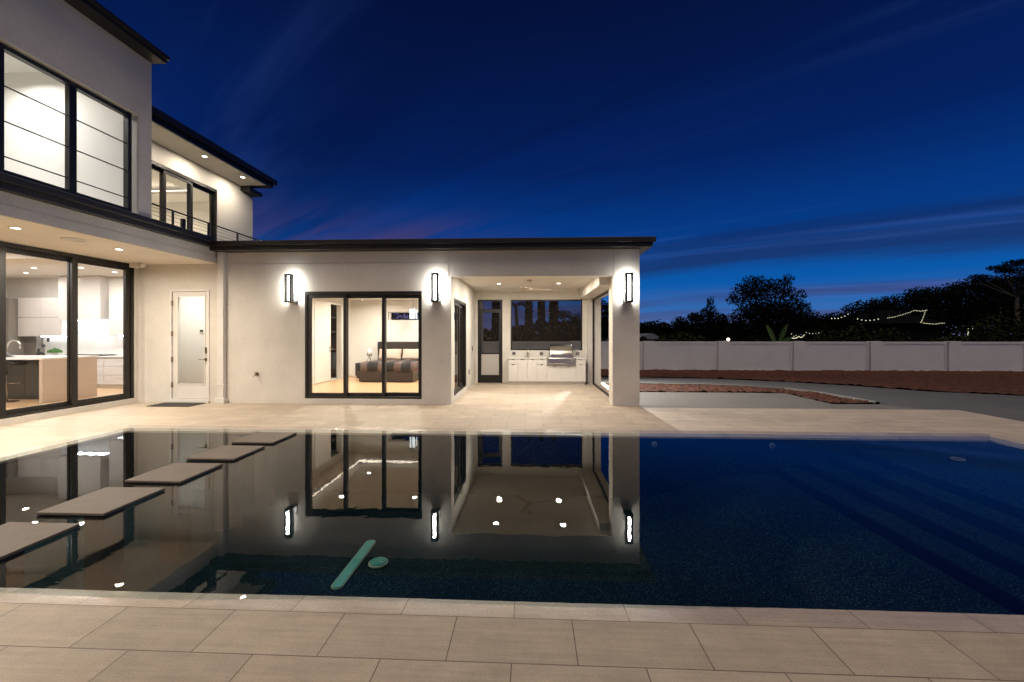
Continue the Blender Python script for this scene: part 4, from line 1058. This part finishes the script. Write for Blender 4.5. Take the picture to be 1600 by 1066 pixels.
def inside(p, poly):
    r = False; n = len(poly); x, y = p
    for i in range(n):
        x1, y1 = poly[i]; x2, y2 = poly[(i + 1) % n]
        if (y1 > y) != (y2 > y) and x < (x2 - x1) * (y - y1) / (y2 - y1) + x1: r = not r
    return r
def mulch(name, poly, step, amp, base, label):
    mb = MB(); xs = [p[0] for p in poly]; ys = [p[1] for p in poly]; idx = {}
    def V(i, j):
        if (i, j) not in idx:
            x, y = min(xs) + i * step, min(ys) + j * step
            x += step * .3 * noise.noise(Vector((x * 9, y * 9, 1))); y += step * .3 * noise.noise(Vector((x * 9, y * 9, 7)))
            idx[(i, j)] = len(mb.v); mb.v.append((x, y, zg(y) + base + amp * (.5 + .5 * noise.noise(Vector((x * 1.1, y * 1.1, 2)))) + amp * .8 * noise.noise(Vector((x * 7, y * 7, 5))) + random.uniform(-.3, .3) * amp))
        return idx[(i, j)]
    for i in range(int((max(xs) - min(xs)) / step) + 1):
        for j in range(int((max(ys) - min(ys)) / step) + 1):
            if inside((min(xs) + (i + .5) * step, min(ys) + (j + .5) * step), poly):
                mb.f.append((V(i, j), V(i + 1, j), V(i + 1, j + 1), V(i, j + 1))); mb.sm.append(False)
    o = mb.build(name, 'mulch'); tag(o, label, 'mulch', kind='stuff'); return o
mulch('mulch_bed', [(2.5, 12.57), (7.33, 12.48), (7.13, 10.28), (8.17, 10.32), (8.23, 11.4), (8.2, 12.55), (7.9, 13.4), (6.85, 14.13), (5.8, 14.58), (3.8, 14.77), (2.5, 14.8)], .075, .045, -.02, 'red bark mulch filling the curved kerb island beside the concrete pad')
mulch('mulch_bed', [(-8, 18.4), (4.65, 18.12), (7.5, 17.65), (9.6, 16.3), (11.1, 14.82), (12.0, 13.23), (13.7, 12.2), (17.5, 10.1), (30, 6), (34, 23.2), (-12, 23.2), (-12, 18.4)], .16, .06, -.02, 'red bark mulch strip running along the foot of the white fence')

# boundary fence
fence = thing('boundary_fence', 'long white panel fence with wide posts behind the driveway', 'fence', (6.37, 23, -.33))
sp_ = 3.93; FX = 6.37; fy = 23.0; zb = -.36; zt = 1.235
for k in range(-6, 8):
    x = FX + k * sp_
    MB().box(x - .29, x + .29, fy - .16, fy + .16, zb, zt, .012).build('post', 'fence', fence)
    x0, x1 = x + .291, x + sp_ - .291
    mb = csg([('+', (x0, x1, fy - .05, fy + .05, zb, zt - .02)), ('-', (x0 + .12, x1 - .12, fy - .05, fy - .025, zb + .05, zt - .14))])
    mb.build('panel', 'fence', fence)

# ------------------------------------------------------------------ trees
def crown_mesh(clumps, n, size, flat=0.0):
    """leaf quads spread through ellipsoid clumps, denser to the rim"""
    mb = MB(); tot = sum(c[3] * c[4] * c[5] for c in clumps)
    for cx, cy, cz, rx, ry, rz in clumps:
        for k in range(int(n * rx * ry * rz / tot) + 30):
            d = Vector((random.gauss(0, 1), random.gauss(0, 1), random.gauss(0, 1))); d.normalize()
            r = random.random() ** .45 * (1 + .22 * noise.noise(d * 2.3 + Vector((cx, cy, cz))))
            mb.leaf((cx + d.x * rx * r, cy + d.y * ry * r, cz + d.z * rz * r), size * random.uniform(.6, 1.35), flat)
    return mb
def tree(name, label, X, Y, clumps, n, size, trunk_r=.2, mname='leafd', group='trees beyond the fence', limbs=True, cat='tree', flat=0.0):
    """clumps: (dx, dy, z, rx, ry, rz) relative to the trunk foot"""
    z0 = zg(Y) - .06
    t = thing(name, label, cat, (X, Y, z0), group)
    tops = [(X + c[0], Y + c[1], c[2]) for c in clumps]
    top = max(c[2] for c in clumps)
    mb = MB(); fork = min(c[2] for c in clumps) * .75
    mb.tube([(X, Y, z0), (X + .1, Y, fork * .5), (X, Y, max(fork, .4))], [trunk_r, trunk_r * .8, trunk_r * .65], 8)
    for p in tops:
        m_ = ((X + p[0]) / 2 + random.uniform(-.2, .2), (Y + p[1]) / 2, (fork + p[2]) / 2 - .1)
        mb.tube([(X, Y, max(fork, .4) - .1), m_, p], [trunk_r * .5, trunk_r * .32, trunk_r * .1], 6)
    mb.build('trunk', 'bark', t)
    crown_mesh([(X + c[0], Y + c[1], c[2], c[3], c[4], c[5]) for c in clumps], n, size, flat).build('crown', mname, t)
    return t
def UX(u, Y): return (u - 829) / 655 * Y * 1.0
def ZV(v, Y): return 1.62 + (522 - v) / 655 * Y
# big round tree standing clear above the fence
Y = 40.0; X = UX(1188, Y); s_ = Y / 655
def px(du): return du * s_
big = [(px(-32), 0, ZV(460, Y), px(20), 1.6, px(20)), (px(-10), 0, ZV(452, Y), px(24), 1.8, px(18)), (px(22), .5, ZV(452, Y), px(20), 1.6, px(16)), (px(38), 0, ZV(466, Y), px(17), 1.4, px(15)),
       (px(-2), 0, ZV(482, Y), px(36), 2.2, px(20)), (px(-40), 0, ZV(505, Y), px(16), 1.5, px(15)), (px(28), 0, ZV(505, Y), px(42), 2.4, px(20)), (px(66), .5, ZV(512, Y), px(22), 1.8, px(17)), (px(0), 0, ZV(520, Y), px(46), 2.2, px(20)), (px(-20), 0, ZV(494, Y), px(34), 2.0, px(16)), (px(34), 0, ZV(488, Y), px(26), 2.0, px(16)), (px(52), .3, ZV(478, Y), px(13), 1.2, px(8)), (px(-50), 0, ZV(470, Y), px(10), 1.0, px(8)), (px(30), 0, ZV(440, Y), px(9), 1.0, px(9)), (px(-24), 0, ZV(440, Y), px(10), 1.0, px(8)), (px(58), .3, ZV(496, Y), px(20), 1.6, px(12))]
tree('oak_tree', 'tall dark broad tree standing alone above the fence', X, Y, big, 19000, .19, .28)
# smaller trees left of it
specs = [
    (1104, 38, 'slender dark tree with pointed top left of the tall broad tree', [(0, 478, 6, 14), (-4, 492, 14, 14), (6, 505, 20, 16), (-22, 496, 14, 8), (-16, 515, 22, 18), (10, 522, 26, 16)], 3000),
    (1066, 44, 'loose dark tree between the patio pillar and pointed tree', [(-6, 505, 16, 10), (10, 498, 12, 8), (0, 518, 26, 14), (-28, 512, 10, 8)], 1500),
    (1020, 47, 'low dark tree just right of the patio pillar', [(0, 508, 18, 8), (14, 516, 16, 10), (-14, 513, 18, 10), (0, 523, 30, 10)], 1700),
    (1126, 42, 'small dark tree tucked under the tall broad tree', [(0, 505, 9, 14), (4, 518, 16, 14)], 1000),
    (975, 48, 'dark tree seen through the patio side opening', [(0, 500, 18, 12), (-20, 480, 12, 10), (-24, 500, 18, 14), (10, 516, 26, 14), (-26, 518, 24, 12)], 2400),
    (938, 46, 'open crowned tree behind the patio back column', [(0, 478, 12, 9), (8, 490, 12, 10), (-8, 495, 14, 10), (0, 514, 24, 16)], 1900),
    (890, 45, 'thin branched tree behind the right part of the patio window', [(-10, 492, 14, 8), (10, 498, 14, 8), (0, 515, 26, 15)], 1500),
    (1286, 44, 'low dark tree right of the tall broad tree', [(0, 505, 26, 16), (-14, 515, 24, 12), (22, 508, 18, 14)], 2200),
    (1335, 62, 'rounded dark tree at the low end of the wooded rise', [(0, 484, 32, 14), (-22, 494, 26, 14), (24, 480, 26, 14), (0, 506, 52, 18)], 3400),
    (1390, 64, 'rounded dark tree on the wooded rise left of its middle', [(0, 474, 34, 14), (-24, 480, 22, 12), (24, 467, 26, 14), (0, 498, 52, 24)], 3600),
    (1440, 66, 'rounded dark tree at the middle of the wooded rise', [(0, 470, 32, 14), (26, 460, 22, 12), (-22, 464, 24, 14), (0, 490, 50, 30), (0, 462, 30, 12)], 4200),
    (1490, 68, 'rounded dark tree below the flat topped pine', [(0, 452, 34, 14), (26, 450, 26, 12), (-20, 458, 26, 16), (0, 484, 52, 34)], 4600),
    (1548, 68, 'dense dark tree below the right side of the pine', [(0, 446, 36, 16), (30, 440, 28, 16), (-26, 450, 26, 16), (0, 480, 56, 40)], 5200),
    (1606, 68, 'dense dark tree at the right edge of the photo', [(0, 434, 36, 20), (30, 436, 32, 20), (0, 478, 56, 44)], 5000),
    (1670, 70, 'dense dark tree beyond the right edge of the wooded rise', [(0, 446, 40, 22), (0, 486, 54, 36)], 2600),
]
for u, Y, lab, cl_, n in specs:
    k = Y / 655
    tree('broadleaf_tree', lab, UX(u, Y), Y, [(du * k, random.uniform(-.6, .6), ZV(v, Y), rx * k, max(rx * k * .8, .5), ry * k) for du, v, rx, ry in cl_], int(n * 1.9), .0048 * Y, .16)
# umbrella pine above the rise
Y = 60; k = Y / 655; X = UX(1550, Y)
pine = [(-48, 436, 16, 4), (-58, 443, 12, 3), (-22, 424, 20, 5), (6, 416, 24, 5), (-6, 428, 18, 4), (30, 424, 22, 6), (56, 416, 30, 6), (20, 440, 26, 6), (54, 436, 26, 8)]
tree('umbrella_pine', 'flat topped dark pine rising above the wooded rise', X, Y, [(du * k, random.uniform(-.8, .8), ZV(v, Y), rx * k, rx * k * .7, ry * k) for du, v, rx, ry in pine], 9000, .24, .30, flat=.5)
# shrubs just behind the fence, catching a little light
for u, Y, v, wd, lab in ((1322, 30, 508, 62, 'broad olive green shrub behind the third fence panel'), (1545, 30, 482, 72, 'tall olive green shrub at the right above the fence'), (1060, 30, 519, 44, 'low olive shrub above the fence near the small lamp'), (1462, 33, 524, 50, 'low dark shrub in front of the lit neighbouring house')):
    k = Y / 655; h = ZV(v, Y)
    tree('garden_shrub', lab, UX(u, Y), Y, [(du * wd * k, random.uniform(-.4, .4), max(.3, h * q), wd * .45 * k, .9, h * .33) for du, q in ((0, .72), (-.6, .55), (.6, .6), (-.3, .35), (.35, .3), (.8, .3), (-.85, .3))], 2600, .20, .08, 'leafm', 'shrubs behind the fence', cat='shrub')
# cypresses behind the patio window
cy0 = None
cyl = ['leftmost dark cypress behind the patio window', 'second dark cypress from the left behind the patio window', 'thick dark cypress, third behind the patio window, next to open sky', 'dark cypress hidden behind the screen door']
for i, (u, wdt) in enumerate(((826, 1.0), (846, 1.0), (865, 1.25), (775, 1.2))):
    Y = 25.6; X = UX(u, Y); z0 = zg(Y)
    if cy0 is None:
        cy0 = thing('cypress_tree', cyl[0], 'tree', (X, Y, z0), 'cypresses behind the patio')
        MB().tube([(X, Y, z0), (X, Y, 4.6)], [.09, .03], 8).build('trunk', 'bark', cy0)
        mb = MB()
        for q in range(3600):
            z = random.uniform(.1, 5.2); rr = .235 * (1 - max(0, z - 3.6) / 2.4) * (.93 + .18 * noise.noise(Vector((z * 3, i, 0)))); a = random.uniform(0, 6.283); r = rr * random.random() ** .35
            mb.leaf((X + r * math.cos(a), Y + r * math.sin(a), z + z0), random.uniform(.10, .2))
        mb.build('crown', 'leafd', cy0); X00 = X
    else:
        r_ = dup(cy0, (X - X00, random.uniform(-.3, .3), 0), cyl[i]); r_.scale = (wdt, wdt, random.uniform(.96, 1.03)); r_.rotation_euler = (0, 0, i * 1.3)
# palm behind the patio window left side
Y = 34; X = UX(806, Y); z0 = zg(Y)
pm = thing('palm_tree', 'feathery palm at the left behind the patio window', 'tree', (X, Y, z0))
MB().tube([(X, Y, z0), (X + .1, Y, 2.2), (X, Y, 4.0)], [.2, .15, .12], 10).build('trunk', 'bark', pm)
mb = MB()
for k in range(16):
    a = k * 2.4; el = random.uniform(-.1, 1.1)
    for q in range(34):
        t_ = q / 33; L = 1.5 * t_
        p = Vector((X + math.cos(a) * L * math.cos(el * .6), Y + math.sin(a) * L * math.cos(el * .6), 4.0 + L * math.sin(el) - .75 * t_ * t_ * 1.3))
        for sg in (-1, 1):
            sd = Vector((-math.sin(a), math.cos(a), 0)) * sg * .34 * (1 - t_ * .6) + Vector((math.cos(a) * .12, math.sin(a) * .12, -.16)); w_ = Vector((math.cos(a), math.sin(a), 0)) * .02
            mb.add([p - w_, p + w_, p + sd], [(0, 1, 2)])
mb.build('crown', 'leafd', pm)
# dark hedge behind fence, one for each stretch
for i, (u0, u1, v, Y, lab) in enumerate(((440, 655, 435, 21, 'tall green hedge outside the bedroom strip window'), (640, 800, 512, 28, 'tall dark hedge behind the screen door side of the patio'), (795, 920, 503, 29, 'tall dark hedge behind the patio window'), (915, 1010, 520, 32, 'dark hedge behind the patio corner pillar'), (1005, 1150, 526, 33, 'dark low hedge behind the left fence panels'), (1150, 1330, 521, 34, 'dark hedge below the tall broad tree'), (1330, 1480, 524, 48, 'dark hedge in front of the wooded rise'), (1470, 1700, 508, 52, 'dark hedge behind the right fence panels'))):
    z0 = zg(Y) - .06; h = ZV(v, Y); x0, x1 = UX(u0, Y), UX(u1, Y)
    t = thing('hedge', lab, 'hedge', ((x0 + x1) / 2, Y, z0), 'hedges behind the fence')
    mb = MB(); n = int((x1 - x0) * h * 95)
    for q in range(min(n, 9000)):
        x = random.uniform(x0, x1); top = h * (.86 + .22 * noise.noise(Vector((x * .8, i * 3, 0))) + .10 * noise.noise(Vector((x * 3.1, i, 4))))
        mb.leaf((x, Y + random.uniform(-.6, .6), z0 + (top - z0) * random.random() ** .7), random.uniform(.14, .36))
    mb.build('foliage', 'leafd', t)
    mb = MB(); x = x0 + .4
    while x < x1: mb.tube([(x, Y, z0), (x + .1, Y, z0 + (h - z0) * .6)], [.05, .02], 5); x += 1.1
    mb.build('stems', 'bark', t)
# banana plant over the fence
Y = 26.5; X = UX(1203, Y)
bp_ = thing('banana_plant', 'banana plant raising broad green leaves over the fence', 'plant', (X, Y, zg(Y)))
MB().tube([(X, Y, zg(Y)), (X, Y, 1.0)], [.12, .08], 10).build('stem', 'leafm', bp_)
for dxp, vtop in ((-15, 506), (14, 505), (22, 525)):
    k = Y / 655; tip = Vector((X + dxp * k, Y + random.uniform(-.2, .2), ZV(vtop, Y))); root_ = Vector((X + dxp * .12 * k, Y, .9)); mid = root_.lerp(tip, .6) + Vector((-dxp * .1 * k, 0, .08))
    mb = MB(); L = 12; vs = []
    ax = (tip - root_); sd = Vector((ax.z, 0, -ax.x)).normalized()
    for q in range(L + 1):
        t_ = q / L; p = root_.lerp(mid, t_).lerp(mid.lerp(tip, t_), t_); ww = .14 * math.sin(math.pi * min(1, .08 + t_ * .93)) ** .7
        vs += [p - sd * ww + Vector((0, -.05, 0)), p, p + sd * ww + Vector((0, -.05, 0))]
    mb.add(vs, [(q * 3 + j, q * 3 + j + 1, q * 3 + j + 4, q * 3 + j + 3) for q in range(L) for j in range(2)], True)
    mb.build('leaf', 'banana', bp_)
# distant wood closing the horizon
mb = MB()
for q in range(9000):
    x = random.uniform(-110, 150); y = random.uniform(92, 100); h = 4.2 + 1.6 * noise.noise(Vector((x * .05, 0, 0))) + 1.2 * noise.noise(Vector((x * .25, 5, 0))) + max(0, (x - 60)) * .06
    mb.leaf((x, y, -.4 + h * random.random() ** .8), random.uniform(.8, 1.8))
o = mb.build('treeline', 'leafd'); tag(o, 'dark distant wood along the horizon', 'woodland', kind='stuff')

# ------------------------------------------------------------------ beyond the fence: neighbour's house, shed, lights
Y = 46.0; k = Y / 655
def P(u, v, y=Y): return (UX(u, y), y, ZV(v, y))
nh = thing('neighbour_house', 'dark low neighbouring house with hip roof outlined by string lights', 'house', (UX(1405, Y), Y + 4, zg(Y)))
x0, x1 = UX(1345, Y), UX(1455, Y)
MB().box(x0 + .5, x1 - .5, Y + .6, Y + 9, zg(Y) - .05, ZV(507, Y)).build('wall', 'nwall', nh)
ez, rz = ZV(506, Y), ZV(487, Y); ra, rb = UX(1408, Y), UX(1424, Y)
mb = MB(); mb.add([(x0, Y, ez), (x1, Y, ez), (x1, Y + 9.6, ez), (x0, Y + 9.6, ez), (ra, Y + 4.5, rz + .3), (rb, Y + 4.5, rz + .3)], [(0, 1, 5, 4), (1, 2, 5), (2, 3, 4, 5), (3, 0, 4), (3, 2, 1, 0)]); mb.build('roof', 'roofdark', nh)
MB().box(UX(1362, Y), UX(1366, Y), Y + 1.5, Y + 2.1, ez, ZV(489, Y)).build('chimney', 'nwall', nh)
def string(name, label, runs, n_each, r=.042):
    first = None; pts = []
    for (a, b), n in zip(runs, n_each):
        a, b = Vector(a), Vector(b)
        pts += [a.lerp(b, i / max(1, n - 1)) + Vector((0, 0, -.10 * math.sin(math.pi * i / max(1, n - 1)) + random.uniform(-.02, .02))) for i in range(n)]
    t = thing(name, label, 'string lights', tuple(pts[0]))
    mb = MB()
    for (a, b), n in zip(runs, n_each): mb.tube([a, Vector(a).lerp(Vector(b), .5) + Vector((0, 0, -.10)), b], .008, 5)
    mb.build('wire', 'black', t)
    for p in pts:
        if first is None: first = MB().ball(p, r, 1).build('bulb', 'bulbs', t); p0 = p
        else:
            o = first.copy(); C.objects.link(o); o.parent = t; o.location = p - p0
    return t
yf = Y - .35
string('string_lights', 'string lights outlining the roof of the neighbouring house', [(P(1366, 498, yf), P(1405, 486.5, yf)), (P(1405, 486.5, yf), P(1422, 486, yf)), (P(1420, 488, yf), P(1413.5, 505, yf)), (P(1417, 505.5, yf), P(1447, 505.5, yf))], [18, 9, 11, 15], .032)
string('string_lights', 'scattered string lights on trees left of the neighbouring house', [(P(1284, 499, 29), P(1308, 492, 29)), (P(1322, 499, 29), P(1352, 500, 29))], [6, 6], .032)
string('string_lights', 'short curved string lights behind the fence beside the banana plant', [(P(1224, 527, 30.5), P(1236, 526, 30.5)), (P(1236, 526, 30.5), P(1244, 523.5, 30.5)), (P(1225, 522, 31), P(1232, 524, 31)), (P(1247, 520, 31), P(1270, 519, 31))], [14, 9, 3, 6], .026)
string('string_lights', 'short vertical string lights right of the neighbouring house', [(P(1482, 514, 40), P(1481, 523, 40)), (P(1488, 511, 40), P(1487, 514, 40))], [5, 2], .042)
lp = thing('garden_lamp', 'bright warm lamp glowing just above the white fence', 'lamp', (UX(1131, 26), 26, zg(26)))
lx = UX(1131, 26); lz = ZV(530.5, 26)
MB().tube([(lx, 26, zg(26)), (lx, 26, lz - .08)], .03, 8).build('post', 'black', lp); MB().ball((lx, 26, lz), .085, 2).build('lamp_globe', 'lampwarm', lp)
sd = thing('garden_shed', 'small grey domed shed roof left above the fence', 'shed', (UX(1014, 36), 37, zg(36)))
Y = 36; mb = MB(); xa, xb = UX(1001, Y), UX(1029, Y); n = 10
arc = [(xa + (xb - xa) * i / n, ZV(530, Y) + .48 * math.sin(math.pi * i / n) ** .8) for i in range(n + 1)]
mb.add([(x, y, z) for y in (Y, Y + 3) for x, z in arc], [(i, i + 1, n + 2 + i, n + 1 + i) for i in range(n)] + [tuple(range(n, -1, -1)), tuple(range(n + 1, 2 * n + 2))]); mb.build('roof', 'shed', sd)
MB().box(xa + .1, xb - .1, Y + .1, Y + 2.9, zg(Y) - .05, ZV(530, Y) - .004).build('wall', 'nwall', sd)

# ------------------------------------------------------------------ render settings
S.render.engine = 'CYCLES'
cy = S.cycles
cy.use_denoising = True
try: cy.denoiser = 'OPENIMAGEDENOISE'
except Exception: pass
cy.max_bounces = 9; cy.diffuse_bounces = 5; cy.glossy_bounces = 4; cy.transmission_bounces = 4; cy.transparent_max_bounces = 16
cy.caustics_reflective = False; cy.caustics_refractive = False
cy.sample_clamp_indirect = 4.0; cy.sample_clamp_direct = 0
cy.use_light_tree = True; cy.blur_glossy = .5
v = S.view_settings; v.view_transform = 'Standard'; v.look = 'None'; v.exposure = 0; v.gamma = 1
S.render.resolution_x = 1024; S.render.resolution_y = 682
